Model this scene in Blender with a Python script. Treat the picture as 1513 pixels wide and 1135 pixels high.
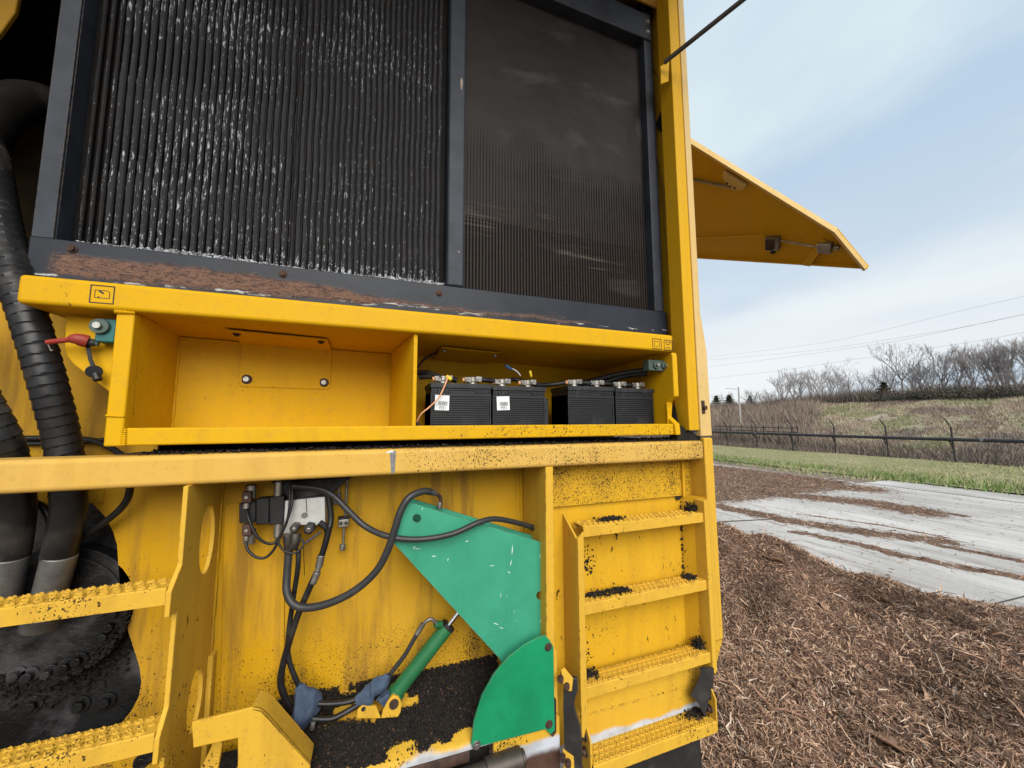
import bpy, bmesh, math, random
import numpy as np
from mathutils import Vector, Matrix
from mathutils.geometry import tessellate_polygon
random.seed(7); np.random.seed(7)
R = math.radians
for o in list(bpy.data.objects): bpy.data.objects.remove(o, do_unlink=True)
scn = bpy.context.scene
COL = scn.collection

# ------------------------------------------------------------------ camera
EYE = 2.0                                    # eye height above the concrete
FPX, CX, CY = 555.0, 756.5, 567.5            # focal length in pixels of the 1513 px wide photograph
def cam_axes(pitch, yaw, roll):
    cy_, sy_ = math.cos(yaw), math.sin(yaw)
    R1 = np.array([[cy_, -sy_, 0], [sy_, cy_, 0], [0, 0, 1]])
    cp, sp = math.cos(pitch), math.sin(pitch)
    R2 = np.array([[1, 0, 0], [0, cp, sp], [0, -sp, cp]])
    R3 = np.array([[1, 0, 0], [0, 0, -1], [0, 1, 0]])
    cr, sr = math.cos(roll), math.sin(roll)
    R4 = np.array([[cr, -sr, 0], [sr, cr, 0], [0, 0, 1]])
    return R4 @ R3 @ R2 @ R1                  # world -> camera (x right, y down, z forward)
CM = cam_axes(R(5.6), R(20.12), R(-0.2))
cd = bpy.data.cameras.new('camera'); cam = bpy.data.objects.new('camera', cd); COL.objects.link(cam)
cd.sensor_width = 36.0; cd.lens = 36.0 * FPX / 1513.0; cd.clip_start = 0.02; cd.clip_end = 3000
cam.matrix_world = Matrix(((CM[0][0], -CM[1][0], -CM[2][0], 0), (CM[0][1], -CM[1][1], -CM[2][1], 0),
                           (CM[0][2], -CM[1][2], -CM[2][2], EYE), (0, 0, 0, 1)))
scn.camera = cam

# ------------------------------------------------------------------ light
SUN_EL, SUN_AZ = R(34), R(184)
w = bpy.data.worlds.new('World'); scn.world = w; w.use_nodes = True
nt = w.node_tree; N = nt.nodes; L = nt.links; N.clear()
def nd(t, **k):
    n = N.new(t)
    for a, b in k.items(): setattr(n, a, b)
    return n
wo = nd('ShaderNodeOutputWorld'); bg = nd('ShaderNodeBackground'); bg.inputs[1].default_value = 0.1
sky = nd('ShaderNodeTexSky', sky_type='NISHITA', sun_disc=False, sun_elevation=SUN_EL, sun_rotation=SUN_AZ)
tc = nd('ShaderNodeTexCoord'); sx = nd('ShaderNodeSeparateXYZ'); L.new(tc.outputs['Generated'], sx.inputs[0])
def mth(op, a, b=None, clamp=False):
    n = nd('ShaderNodeMath', operation=op); n.use_clamp = clamp
    for i, v in enumerate((a, b)):
        if v is None: continue
        if isinstance(v, (int, float)): n.inputs[i].default_value = v
        else: L.new(v, n.inputs[i])
    return n.outputs[0]
zc = mth('MAXIMUM', sx.outputs[2], 0.0); den = mth('ADD', zc, 0.16)
cx_ = nd('ShaderNodeCombineXYZ'); L.new(mth('DIVIDE', sx.outputs[0], den), cx_.inputs[0]); L.new(mth('DIVIDE', sx.outputs[1], den), cx_.inputs[1])
mp = nd('ShaderNodeMapping'); mp.inputs['Scale'].default_value = (0.9, 0.55, 1); mp.inputs['Rotation'].default_value = (0, 0, R(28)); mp.inputs['Location'].default_value = (3.1, 1.4, 0)
L.new(cx_.outputs[0], mp.inputs[0])
n1 = nd('ShaderNodeTexNoise'); n1.inputs['Scale'].default_value = 1.0; n1.inputs['Detail'].default_value = 9; n1.inputs['Roughness'].default_value = .52; n1.inputs['Distortion'].default_value = .4
L.new(mp.outputs[0], n1.inputs[0])
rp = nd('ShaderNodeValToRGB'); L.new(n1.outputs[0], rp.inputs[0])
K = 10 * 0.5
rp.color_ramp.elements[0].position = .40; rp.color_ramp.elements[0].color = (.57 * K, .745 * K, .93 * K, 1)
rp.color_ramp.elements[1].position = .63; rp.color_ramp.elements[1].color = (.86 * K, 1.0 * K, 1.06 * K, 1)
hz = nd('ShaderNodeMapRange'); hz.interpolation_type = 'SMOOTHSTEP'; L.new(zc, hz.inputs[0])
hz.inputs[1].default_value = .02; hz.inputs[2].default_value = .60; hz.inputs[3].default_value = .9; hz.inputs[4].default_value = 0
n2 = nd('ShaderNodeTexNoise'); n2.inputs['Scale'].default_value = .45; n2.inputs['Detail'].default_value = 6; L.new(mp.outputs[0], n2.inputs[0])
n2r = nd('ShaderNodeMapRange'); L.new(n2.outputs[0], n2r.inputs[0]); n2r.inputs[1].default_value = .30; n2r.inputs[2].default_value = .55
hm = mth('MULTIPLY', hz.outputs[0], n2r.outputs[0], True)
m1 = nd('ShaderNodeMix', data_type='RGBA'); L.new(hm, m1.inputs[0]); L.new(rp.outputs[0], m1.inputs[6]); m1.inputs[7].default_value = (1.06 * K, 1.08 * K, 1.09 * K, 1)
m2 = nd('ShaderNodeMix', data_type='RGBA'); m2.inputs[0].default_value = .95; L.new(sky.outputs[0], m2.inputs[6]); L.new(m1.outputs[2], m2.inputs[7])
L.new(m2.outputs[2], bg.inputs[0]); L.new(bg.outputs[0], wo.inputs[0])
sd = bpy.data.lights.new('sun', 'SUN'); sun = bpy.data.objects.new('sun', sd); COL.objects.link(sun)
sd.energy = 2.5; sd.angle = R(48); sd.color = (1, .95, .87)
sv = Vector((math.sin(SUN_AZ) * math.cos(SUN_EL), math.cos(SUN_AZ) * math.cos(SUN_EL), math.sin(SUN_EL)))
sun.rotation_euler = sv.to_track_quat('Z', 'Y').to_euler(); sun.location = sv * 50
scn.view_settings.view_transform = 'Standard'; scn.view_settings.look = 'None'; scn.view_settings.gamma = 1
scn.view_settings.exposure = 0.80
scn.render.engine = 'CYCLES'; scn.cycles.use_denoising = True; scn.cycles.max_bounces = 6

# ------------------------------------------------------------------ helpers
def ray(px, py):
    return CM.T @ np.array([(px - CX) / FPX, (py - CY) / FPX, 1.0])
def P(px, py, Y):                            # where the sight line through a photo point meets the plane y = Y
    d = ray(px, py); t = Y / d[1]; return Vector((d[0] * t, Y, d[2] * t + EYE))
def PX(px, py, X):                           # ... the plane x = X
    d = ray(px, py); t = X / d[0]; return Vector((X, d[1] * t, d[2] * t + EYE))
def PZ(px, py, Z=0.0):                       # ... the level z = Z
    d = ray(px, py); t = (Z - EYE) / d[2]; return Vector((d[0] * t, d[1] * t, Z))
def H(z): return z + EYE                     # heights below are measured from eye level

def tag(o, label=None, cat=None, group=None, kind=None):
    if label: o['label'] = label
    if cat: o['category'] = cat
    if group: o['group'] = group
    if kind: o['kind'] = kind
    return o
def empty(name, loc, label, cat, group=None):
    o = bpy.data.objects.new(name, None); COL.objects.link(o); o.location = loc
    o.empty_display_size = .1
    return tag(o, label, cat, group)
def world_loc(o):
    v = Vector((0, 0, 0))
    while o: v += o.location; o = o.parent
    return v

class MB:
    def __init__(s): s.v = []; s.f = []; s.mi = []; s.cur = 0
    def add(s, vs, fs):
        b = len(s.v); s.v += [tuple(v) for v in vs]
        for f in fs: s.f.append([b + i for i in f]); s.mi.append(s.cur)
    def mat(s, i): s.cur = i; return s
    def box(s, x0, x1, y0, y1, z0, z1):
        s.add([(x0, y0, z0), (x1, y0, z0), (x1, y1, z0), (x0, y1, z0), (x0, y0, z1), (x1, y0, z1), (x1, y1, z1), (x0, y1, z1)],
              [(0, 3, 2, 1), (4, 5, 6, 7), (0, 1, 5, 4), (1, 2, 6, 5), (2, 3, 7, 6), (3, 0, 4, 7)]); return s
    def obox(s, c, ax, ay, az):              # oriented box: centre and three half axes
        c, ax, ay, az = map(Vector, (c, ax, ay, az)); vs = []
        for k in (-1, 1):
            for i, j in ((-1, -1), (1, -1), (1, 1), (-1, 1)): vs.append(c + ax * i + ay * j + az * k)
        s.add(vs, [(0, 3, 2, 1), (4, 5, 6, 7), (0, 1, 5, 4), (1, 2, 6, 5), (2, 3, 7, 6), (3, 0, 4, 7)]); return s
    def prism(s, pts, off, holes=()):        # planar polygon (3-D points) pushed along off
        off = Vector(off); loops = [[Vector(p) for p in pts]] + [[Vector(p) for p in h] for h in holes]
        if not holes:
            n = len(pts); a = loops[0]
            s.add(a + [p + off for p in a], [tuple(range(n)), tuple(range(2 * n - 1, n - 1, -1))] + [(i, i + n, (i + 1) % n + n, (i + 1) % n) for i in range(n)])
        else:
            tri = tessellate_polygon(loops); flat = [p for l in loops for p in l]; n = len(flat)
            fs = [tuple(t) for t in tri] + [tuple(i + n for i in reversed(t)) for t in tri]; b = 0
            for l in loops:
                m = len(l); fs += [(b + i, b + i + n, b + (i + 1) % m + n, b + (i + 1) % m) for i in range(m)]; b += m
            s.add(flat + [p + off for p in flat], fs)
        return s
    def cyl(s, p0, p1, r, n=14, r1=None, cap=True):
        p0, p1 = Vector(p0), Vector(p1); r1 = r if r1 is None else r1; d = (p1 - p0).normalized()
        u = d.orthogonal().normalized(); v = d.cross(u); vs = []
        for p, q in ((p0, r), (p1, r1)):
            for i in range(n):
                a = 2 * math.pi * i / n; vs.append(p + (u * math.cos(a) + v * math.sin(a)) * q)
        fs = [(i, (i + 1) % n, (i + 1) % n + n, i + n) for i in range(n)]
        if cap: fs += [tuple(range(n - 1, -1, -1)), tuple(range(n, 2 * n))]
        s.add(vs, fs); return s
    def tube(s, path, r, n=12, smooth=8, rad=None, cap=True):
        p = spline(path, smooth) if smooth else [Vector(q) for q in path]
        m = len(p); T = [(p[min(i + 1, m - 1)] - p[max(i - 1, 0)]).normalized() for i in range(m)]
        u = T[0].orthogonal().normalized(); vs = []; acc = 0
        for i in range(m):
            u = (u - T[i] * u.dot(T[i])).normalized(); v = T[i].cross(u)
            if i: acc += (p[i] - p[i - 1]).length
            for k in range(n):
                a = 2 * math.pi * k / n; rr = r if rad is None else rad(acc, k / n)
                vs.append(p[i] + (u * math.cos(a) + v * math.sin(a)) * rr)
        fs = [(i * n + k, i * n + (k + 1) % n, (i + 1) * n + (k + 1) % n, (i + 1) * n + k) for i in range(m - 1) for k in range(n)]
        if cap: fs += [tuple(range(n - 1, -1, -1)), tuple(range((m - 1) * n, m * n))]
        s.add(vs, fs); return s
    def bolt(s, c, d, r=.012, h=.008, washer=True):
        c, d = Vector(c), Vector(d).normalized()
        if washer: s.cyl(c, c + d * h * .35, r * 1.45, 14)
        s.cyl(c + d * h * .3, c + d * h * 1.2, r, 6); return s
    def lumps(s, pts, sizes, rng=random):
        for c, q in zip(pts, sizes):
            o = [(q * rng.uniform(.6, 1.3), 0, 0), (-q * rng.uniform(.6, 1.3), 0, 0), (0, q * rng.uniform(.6, 1.3), 0), (0, -q * rng.uniform(.6, 1.3), 0), (0, 0, q * rng.uniform(.4, .9)), (0, 0, -q * .4)]
            M = Matrix.Rotation(rng.uniform(0, 6.3), 3, Vector((rng.uniform(-1, 1), rng.uniform(-1, 1), rng.uniform(-1, 1) + 1e-4)).normalized())
            s.add([Vector(c) + M @ Vector(p) for p in o], [(0, 2, 4), (2, 1, 4), (1, 3, 4), (3, 0, 4), (2, 0, 5), (1, 2, 5), (3, 1, 5), (0, 3, 5)])
        return s
    def mesh(s, name, mats, smooth=None):
        me = bpy.data.meshes.new(name); me.from_pydata(s.v, [], s.f)
        for m in (mats if isinstance(mats, (list, tuple)) else [mats]): me.materials.append(m)
        me.polygons.foreach_set('material_index', s.mi)
        bm = bmesh.new(); bm.from_mesh(me); bmesh.ops.recalc_face_normals(bm, faces=bm.faces); bm.to_mesh(me); bm.free()
        if smooth:
            me.polygons.foreach_set('use_smooth', [True] * len(me.polygons)); me.set_sharp_from_angle(angle=R(smooth))
        me.update(); return me
    def build(s, name, mats, parent=None, bevel=0, smooth=None, label=None, seg=2):
        if bevel and not smooth: smooth = 40
        o = bpy.data.objects.new(name, s.mesh(name, mats, smooth)); COL.objects.link(o)
        if parent: o.parent = parent; o.location = -world_loc(parent)
        if bevel:
            b = o.modifiers.new('bevel', 'BEVEL'); b.width = bevel; b.segments = seg; b.limit_method = 'ANGLE'; b.angle_limit = R(35); b.harden_normals = False
        if label: o['label'] = label
        return o
def spline(path, k=8):
    p = [Vector(q) for q in path]; out = []
    for i in range(len(p) - 1):
        a, b, c, d = p[max(i - 1, 0)], p[i], p[i + 1], p[min(i + 2, len(p) - 1)]
        for j in range(k):
            t = j / k
            out.append(.5 * ((2 * b) + (c - a) * t + (2 * a - 5 * b + 4 * c - d) * t * t + (3 * b - a - 3 * c + d) * t ** 3))
    out.append(p[-1]); return out
def ell(f, c, rx, ry, n=20, a0=0.0):         # ellipse of photo points through a mapping f
    return [f(c[0] + rx * math.cos(2 * math.pi * i / n + a0), c[1] + ry * math.sin(2 * math.pi * i / n + a0)) for i in range(n)]
def np_mesh(name, verts, faces, k, mats, parent=None, mi=None, smooth=False):
    me = bpy.data.meshes.new(name); nv, nf = len(verts), len(faces)
    me.vertices.add(nv); me.vertices.foreach_set('co', np.asarray(verts, np.float32).ravel())
    me.loops.add(nf * k); me.loops.foreach_set('vertex_index', np.asarray(faces, np.int32).ravel())
    me.polygons.add(nf); me.polygons.foreach_set('loop_start', np.arange(0, nf * k, k, dtype=np.int32)); me.polygons.foreach_set('loop_total', np.full(nf, k, np.int32))
    for m in (mats if isinstance(mats, (list, tuple)) else [mats]): me.materials.append(m)
    if mi is not None: me.polygons.foreach_set('material_index', np.asarray(mi, np.int32))
    if smooth: me.polygons.foreach_set('use_smooth', np.ones(nf, bool))
    me.update(calc_edges=True); me.validate()
    o = bpy.data.objects.new(name, me); COL.objects.link(o)
    if parent: o.parent = parent; o.location = -world_loc(parent)
    return o
def vnoise(x, y, seed=0):                    # smooth value noise on arrays
    x = np.asarray(x, float); y = np.asarray(y, float); xi = np.floor(x).astype(int); yi = np.floor(y).astype(int); xf = x - xi; yf = y - yi
    def h(a, b):
        q = (a * 374761393 + b * 668265263 + seed * 1442695041) & 0x7fffffff; q = ((q ^ (q >> 13)) * 1274126177) & 0x7fffffff
        return ((q ^ (q >> 16)) & 0xffff) / 65535.0
    u = xf * xf * (3 - 2 * xf); v = yf * yf * (3 - 2 * yf)
    return (h(xi, yi) * (1 - u) + h(xi + 1, yi) * u) * (1 - v) + (h(xi, yi + 1) * (1 - u) + h(xi + 1, yi + 1) * u) * v
def fbm(x, y, seed=0, o=4):
    x = np.asarray(x, float); y = np.asarray(y, float)
    return sum(vnoise(x * 2 ** i, y * 2 ** i, seed + i) * .5 ** (i + 1) for i in range(o))

# ------------------------------------------------------------------ materials
class G:
    def __init__(s, name):
        s.m = bpy.data.materials.new(name); s.m.use_nodes = True; s.t = s.m.node_tree; s.b = s.t.nodes['Principled BSDF']; s.tc = s.t.nodes.new('ShaderNodeTexCoord')
    def n(s, t, **k):
        q = s.t.nodes.new(t)
        for a, b in k.items(): setattr(q, a, b)
        return q
    def l(s, a, b): s.t.links.new(a, b)
    def coord(s, scale=(1, 1, 1), rot=(0, 0, 0)):
        q = s.n('ShaderNodeMapping'); q.inputs['Scale'].default_value = scale; q.inputs['Rotation'].default_value = rot; s.l(s.tc.outputs['Object'], q.inputs[0]); return q.outputs[0]
    def noise(s, sc, det=4, rough=.55, scale=(1, 1, 1), dist=0, rot=(0, 0, 0)):
        q = s.n('ShaderNodeTexNoise'); q.inputs['Scale'].default_value = sc; q.inputs['Detail'].default_value = det; q.inputs['Roughness'].default_value = rough; q.inputs['Distortion'].default_value = dist
        s.l(s.coord(scale, rot), q.inputs['Vector']); return q.outputs[0]
    def rng(s, v, a, b, c=0, d=1, smooth=True):
        q = s.n('ShaderNodeMapRange'); q.interpolation_type = 'SMOOTHSTEP' if smooth else 'LINEAR'; s.l(v, q.inputs[0])
        for i, x in enumerate((a, b, c, d)): q.inputs[i + 1].default_value = x
        return q.outputs[0]
    def math(s, op, a, b=None, clamp=True):
        q = s.n('ShaderNodeMath', operation=op); q.use_clamp = clamp
        for i, v in enumerate((a, b)):
            if v is None: continue
            if isinstance(v, (int, float)): q.inputs[i].default_value = v
            else: s.l(v, q.inputs[i])
        return q.outputs[0]
    def mix(s, f, a, b, mode='MIX'):
        q = s.n('ShaderNodeMix', data_type='RGBA', blend_type=mode)
        for i, v in ((0, f), (6, a), (7, b)):
            if isinstance(v, (int, float)): q.inputs[i].default_value = v
            elif isinstance(v, tuple): q.inputs[i].default_value = v if len(v) == 4 else (*v, 1)
            else: s.l(v, q.inputs[i])
        return q.outputs[2]
    def axis(s, i):
        q = s.n('ShaderNodeSeparateXYZ'); s.l(s.tc.outputs['Object'], q.inputs[0]); return q.outputs[i]
    def bump(s, h, st=.2, dist=.01):
        q = s.n('ShaderNodeBump'); q.inputs['Strength'].default_value = st; q.inputs['Distance'].default_value = dist; s.l(h, q.inputs['Height'])
        s.l(q.outputs[0], s.b.inputs['Normal'])
    def out(s, col, rough=.5, metal=0.0, spec=.5):
        for k, v in (('Base Color', col), ('Roughness', rough), ('Metallic', metal), ('Specular IOR Level', spec)):
            i = s.b.inputs[k]
            if isinstance(v, (int, float)): i.default_value = v
            elif isinstance(v, tuple): i.default_value = v if len(v) == 4 else (*v, 1)
            else: s.l(v, i)
        return s.m

def yellow(name, base=(.58, .322, .002), fade=(.58, .345, .03), fade_amt=.35, speck=.25, speck_sc=85, mask=None, streak=.3, dust=0.0, chip=.0, rough=.42, bare=None, wear=0.0):
    """Machine enamel: fading, runs of grime, black bark specks, chips down to dark metal."""
    g = G(name)
    f = g.math('MULTIPLY', g.rng(g.noise(2.3, 6, .6), .35, .7), fade_amt)
    if dust: f = g.math('ADD', f, dust)
    c = g.mix(f, base, fade)
    c = g.mix(g.math('MULTIPLY', g.rng(g.noise(9, 5, .65, (1, 1, .10)), .47, .66), streak), c, (.27, .145, .022))
    c = g.mix(g.math('MULTIPLY', g.rng(g.noise(30, 5, .75), .5, .7), .22), c, (.28, .17, .05))
    d = g.rng(g.noise(3.1, 5, .65), .40, .72)
    for ax, a, b in (mask or ()): d = g.math('MULTIPLY', d, g.rng(g.axis(ax), a, b)) if not mask else g.math('ADD', g.math('MULTIPLY', d, .45), g.rng(g.axis(ax), a, b, 0, .62))
    thr = g.math('SUBTRACT', .80 - .11 * max(0, min(speck, .6)), g.math('MULTIPLY', d, .15 + .22 * speck), False)
    sp = g.math('GREATER_THAN', g.noise(speck_sc, 2.5, .6, (1, 1, .75), .3), thr)
    sp2 = g.math('GREATER_THAN', g.noise(speck_sc * 2.3, 2, .6), g.math('ADD', thr, .02, False))
    s_all = g.math('MAXIMUM', sp, sp2)
    if chip:
        ch = g.math('GREATER_THAN', g.noise(30, 5, .66, (1, 1, .45), .6), .755 - .14 * chip); s_all = g.math('MAXIMUM', s_all, ch)
    c = g.mix(g.math('MULTIPLY', s_all, .93), c, (.016, .012, .010))
    if wear:                                  # enamel rubbed off along edges: rounded-edge normal against the true one
        bv = g.n('ShaderNodeBevel'); bv.samples = 3; bv.inputs['Radius'].default_value = .007; ge = g.n('ShaderNodeNewGeometry')
        dt = g.n('ShaderNodeVectorMath', operation='DOT_PRODUCT'); g.l(bv.outputs[0], dt.inputs[0]); g.l(ge.outputs['Normal'], dt.inputs[1])
        ed = g.math('MULTIPLY', g.rng(dt.outputs['Value'], .985, .90), g.math('GREATER_THAN', g.noise(32, 5, .7), .62 - .1 * wear))
        c = g.mix(g.math('MULTIPLY', ed, .85), c, g.mix(g.noise(50, 3), (.030, .018, .012), (.16, .075, .03)))
    if bare:                                  # enamel worn to primer and rust below an uneven line (height z0, depth dz)
        z0, dz = bare
        zz = g.math('ADD', g.axis(2), g.math('MULTIPLY', g.math('SUBTRACT', g.noise(6, 5, .5, (1, 1, .5)), .5, False), .075, False), False)
        wht = g.rng(zz, z0 + .006, z0 - .014); rst = g.rng(zz, z0 - dz * .55, z0 - dz)
        c = g.mix(wht, c, g.mix(g.rng(g.noise(9, 6, .6, (1, 1, 1.5)), .35, .75), (.47, .50, .55), (.30, .29, .29)))
        c = g.mix(rst, c, g.mix(g.noise(24, 5), (.045, .026, .018), (.11, .06, .045)))
    g.bump(g.math('ADD', g.math('MULTIPLY', g.noise(240, 2), .12), s_all, False), .25, .003)
    return g.out(c, g.math('ADD', rough, g.math('MULTIPLY', g.noise(5, 4), .2)), 0, .13)
def enamel(name, base, dark, sc=6, speck=.1, rough=.45, scratch=None, spec=.35):
    g = G(name)
    c = g.mix(g.rng(g.noise(sc, 6, .6), .35, .7), base, dark)
    c = g.mix(g.math('MULTIPLY', g.rng(g.noise(9, 5, .6, (1, 1, .15)), .52, .8), .4), c, tuple(x * .55 for x in dark))
    s = g.math('GREATER_THAN', g.noise(95, 2, .6), .80 - .2 * speck)
    c = g.mix(s, c, (.014, .013, .012))
    if scratch:
        k = g.math('GREATER_THAN', g.noise(11, 7, .80, (1.6, 1, .9), 1.6), .665); c = g.mix(k, c, scratch)
    if scratch:
        bv = g.n('ShaderNodeBevel'); bv.samples = 3; bv.inputs['Radius'].default_value = .006; ge = g.n('ShaderNodeNewGeometry')
        dt = g.n('ShaderNodeVectorMath', operation='DOT_PRODUCT'); g.l(bv.outputs[0], dt.inputs[0]); g.l(ge.outputs['Normal'], dt.inputs[1])
        ed = g.math('MULTIPLY', g.rng(dt.outputs['Value'], .985, .90), g.math('GREATER_THAN', g.noise(45, 5, .7), .50)); c = g.mix(ed, c, (.10, .07, .05))
    g.bump(g.noise(120, 3), .08, .002)
    return g.out(c, g.math('ADD', rough, g.math('MULTIPLY', g.noise(11, 4), .15)), 0, spec)
def metal(name, a, b, rough=.4, met=.9, sc=20):
    g = G(name); n = g.noise(sc, 5, .6)
    g.bump(g.noise(sc * 6, 3), .12, .002)
    return g.out(g.mix(g.rng(n, .3, .7), a, b), g.math('ADD', rough, g.math('MULTIPLY', n, .25)), met)
def plain(name, a, b, rough=.6, sc=12, bump=.15, spec=.3):
    g = G(name); n = g.noise(sc, 5, .6); g.bump(g.noise(sc * 8, 3), bump, .003)
    return g.out(g.mix(g.rng(n, .3, .7), a, b), g.math('ADD', rough - .1, g.math('MULTIPLY', n, .2)), 0, spec)

M = {}
M['shelf'] = yellow('yellow_enamel_shelf', wear=0.25, fade_amt=.15, speck=-.05, streak=.10)
M['lip'] = yellow('yellow_enamel_lip', wear=0.5, fade_amt=.2, speck=.24, speck_sc=140, mask=[(0, -.2, .7)], streak=.2)
M['deck'] = yellow('yellow_enamel_deck', wear=0.5, base=(.57, .335, .045), fade=(.57, .36, .10), fade_amt=.5, dust=.35, speck=.27, speck_sc=150, mask=[(0, -.35, .35)], streak=.15, rough=.5)
M['wall'] = yellow('yellow_enamel_wall', base=(.50, .268, .004), fade=(.50, .295, .05), fade_amt=.35, dust=.05, speck=.34, speck_sc=135, mask=[(2, 1.35, .80)], streak=.85)
M['plate'] = yellow('yellow_enamel_plate', wear=0.7, base=(.57, .33, .04), fade_amt=.4, dust=.3, speck=.22, speck_sc=110, mask=[(2, 1.4, .6)], streak=.25, rough=.5)
M['recess'] = yellow('yellow_enamel_recess', base=(.55, .305, .012), fade_amt=.3, dust=.15, speck=.42, speck_sc=150, mask=[(2, 1.38, 1.62)], streak=.25)
M['recess_low'] = yellow('yellow_enamel_recess_low', base=(.55, .305, .012), fade_amt=.3, dust=.12, speck=.10, chip=.70, streak=.2)
M['ladder'] = yellow('yellow_enamel_ladder', wear=.35, base=(.57, .335, .045), fade_amt=.45, dust=.35, speck=.24, chip=.55, streak=.2, rough=.5)
M['post'] = yellow('yellow_enamel_post', base=(.57, .315, .006), fade_amt=.25, dust=.1, speck=-.1, streak=.08)
M['post_pale'] = yellow('yellow_enamel_sky_sheen', base=(.58, .39, .13), fade=(.60, .43, .19), fade_amt=.5, dust=.3, speck=-.15, streak=.1, rough=.35)  # paler yellow: sky reflection on the column face put into the colour
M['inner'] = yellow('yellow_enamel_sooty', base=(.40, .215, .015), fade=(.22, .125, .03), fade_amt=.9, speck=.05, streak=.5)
M['bay_shade'] = plain('shaded_grimy_brown_paint', (.020, .012, .004), (.008, .006, .004), .9, 4, .1, .05)  # grimy brown paint with the bay's shade put into its colour
M['sill'] = yellow('yellow_enamel_sill', base=(.57, .335, .04), fade_amt=.5, dust=.25, speck=.5, chip=.9, streak=.2, bare=(H(-1.286), .06))
M['skirt'] = yellow('yellow_enamel_worn_skirt', base=(.56, .32, .03), fade_amt=.4, dust=.2, speck=.15, streak=.2, bare=(H(-1.465), .13))
M['skirt2'] = yellow('yellow_enamel_worn_front', base=(.56, .32, .03), fade_amt=.4, dust=.2, speck=.55, speck_sc=120, streak=.3, bare=(H(-1.356), .07))
M['green'] = enamel('green_enamel', (.040, .285, .175), (.030, .245, .145), 5, .12, .42, (.45, .55, .48))
M['green2'] = enamel('green_enamel_bright', (.006, .235, .098), (.004, .175, .072), 5, .3, .4, (.10, .16, .12))
M['green_cyl'] = enamel('dark_green_enamel', (.02, .14, .05), (.015, .10, .04), 9, .1, .35)
M['frame'] = enamel('blue_black_frame', (.026, .033, .047), (.015, .019, .027), 7, -.3, .5, (.12, .12, .13))
def rusty_frame():
    g = G('blue_black_frame_with_rust_dust')
    c = g.mix(g.rng(g.noise(6, 5), .35, .7), (.017, .021, .031), (.011, .014, .021))
    z = g.math('ADD', g.axis(2), g.math('MULTIPLY', g.math('SUBTRACT', g.noise(7, 6, .6, (1, 1, 1)), .5, False), .055, False), False)
    x = g.axis(0)
    zc = g.rng(x, -.6, .25, H(.556), H(.534), False); hw = g.rng(x, -.40, .22, .036, .004)
    dd = g.math('ABSOLUTE', g.math('SUBTRACT', z, zc, False), None, False)
    band = g.math('MULTIPLY', g.rng(g.math('SUBTRACT', hw, dd, False), -.012, .012), g.math('MULTIPLY', g.rng(x, -1.10, -1.05), g.rng(x, 1.2, .9)))
    band = g.math('MULTIPLY', g.math('MULTIPLY', band, .85), g.rng(g.noise(90, 6, .8, (.5, 1, 1.8)), .36, .52))
    c = g.mix(band, c, g.mix(g.noise(70, 5, .7), (.10, .045, .028), (.26, .155, .11)))
    wh = g.math('MULTIPLY', g.math('MULTIPLY', g.rng(g.math('SUBTRACT', g.math('SUBTRACT', zc, hw, False), z, False), .014, .002), g.rng(g.math('SUBTRACT', g.math('SUBTRACT', zc, hw, False), z, False), -.006, .002)), g.math('GREATER_THAN', g.noise(26, 6, .7, (.35, 1, 2)), .56))
    c = g.mix(wh, c, (.42, .42, .42))
    g.bump(g.math('MULTIPLY', band, g.noise(90, 4)), .5, .006)
    return g.out(c, g.math('ADD', .45, g.math('MULTIPLY', band, .4)), 0, .25)
M['frame_rust'] = rusty_frame()
def fin_mat():
    g = G('radiator_fin_grime')
    gp = g.n('ShaderNodeNewGeometry'); g.tc = g.n('ShaderNodeMapping'); g.l(gp.outputs['Position'], g.tc.inputs[0])
    class _O: outputs = {'Object': g.tc.outputs[0]}
    g.tc = _O
    big = g.noise(2.2, 4, .6)
    px_ = g.n('ShaderNodeSeparateXYZ'); g.l(gp.outputs['Position'], px_.inputs[0])
    dens = g.math('MULTIPLY', g.rng(big, .34, .66), g.rng(px_.outputs[0], .2, -.9, .62, 1.0))
    bright = g.math('GREATER_THAN', g.noise(170, 3, .75, (1, .3, .13), .0), g.math('SUBTRACT', .685, g.math('MULTIPLY', dens, .125), False))
    low = g.math('GREATER_THAN', g.math('ADD', g.noise(120, 4, .7, (1, .3, .5)), g.rng(px_.outputs[2], H(.80), H(.655), 0, .16), False), .70)
    w_ = g.math('MAXIMUM', bright, low)
    louv = g.n('ShaderNodeTexWave'); louv.inputs['Scale'].default_value = 95; louv.inputs['Distortion'].default_value = 2.5; louv.inputs['Detail'].default_value = 2; louv.bands_direction = 'Z'
    mpp = g.n('ShaderNodeMapping'); mpp.inputs['Rotation'].default_value = (0, R(32), 0); g.l(gp.outputs['Position'], mpp.inputs[0]); g.l(mpp.outputs[0], louv.inputs['Vector'])
    c = g.mix(g.noise(9, 5), (.016, .016, .019), (.045, .044, .046))
    c = g.mix(g.math('MULTIPLY', louv.outputs['Fac'], .6), c, g.mix(g.noise(18, 4), (.055, .058, .066), (.115, .115, .122)))
    c = g.mix(w_, c, (.58, .61, .66))
    g.bump(louv.outputs['Fac'], .5, .004)
    return g.out(c, g.math('SUBTRACT', .62, g.math('MULTIPLY', w_, .25)), 0, .25)
M['fin'] = fin_mat()
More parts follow.
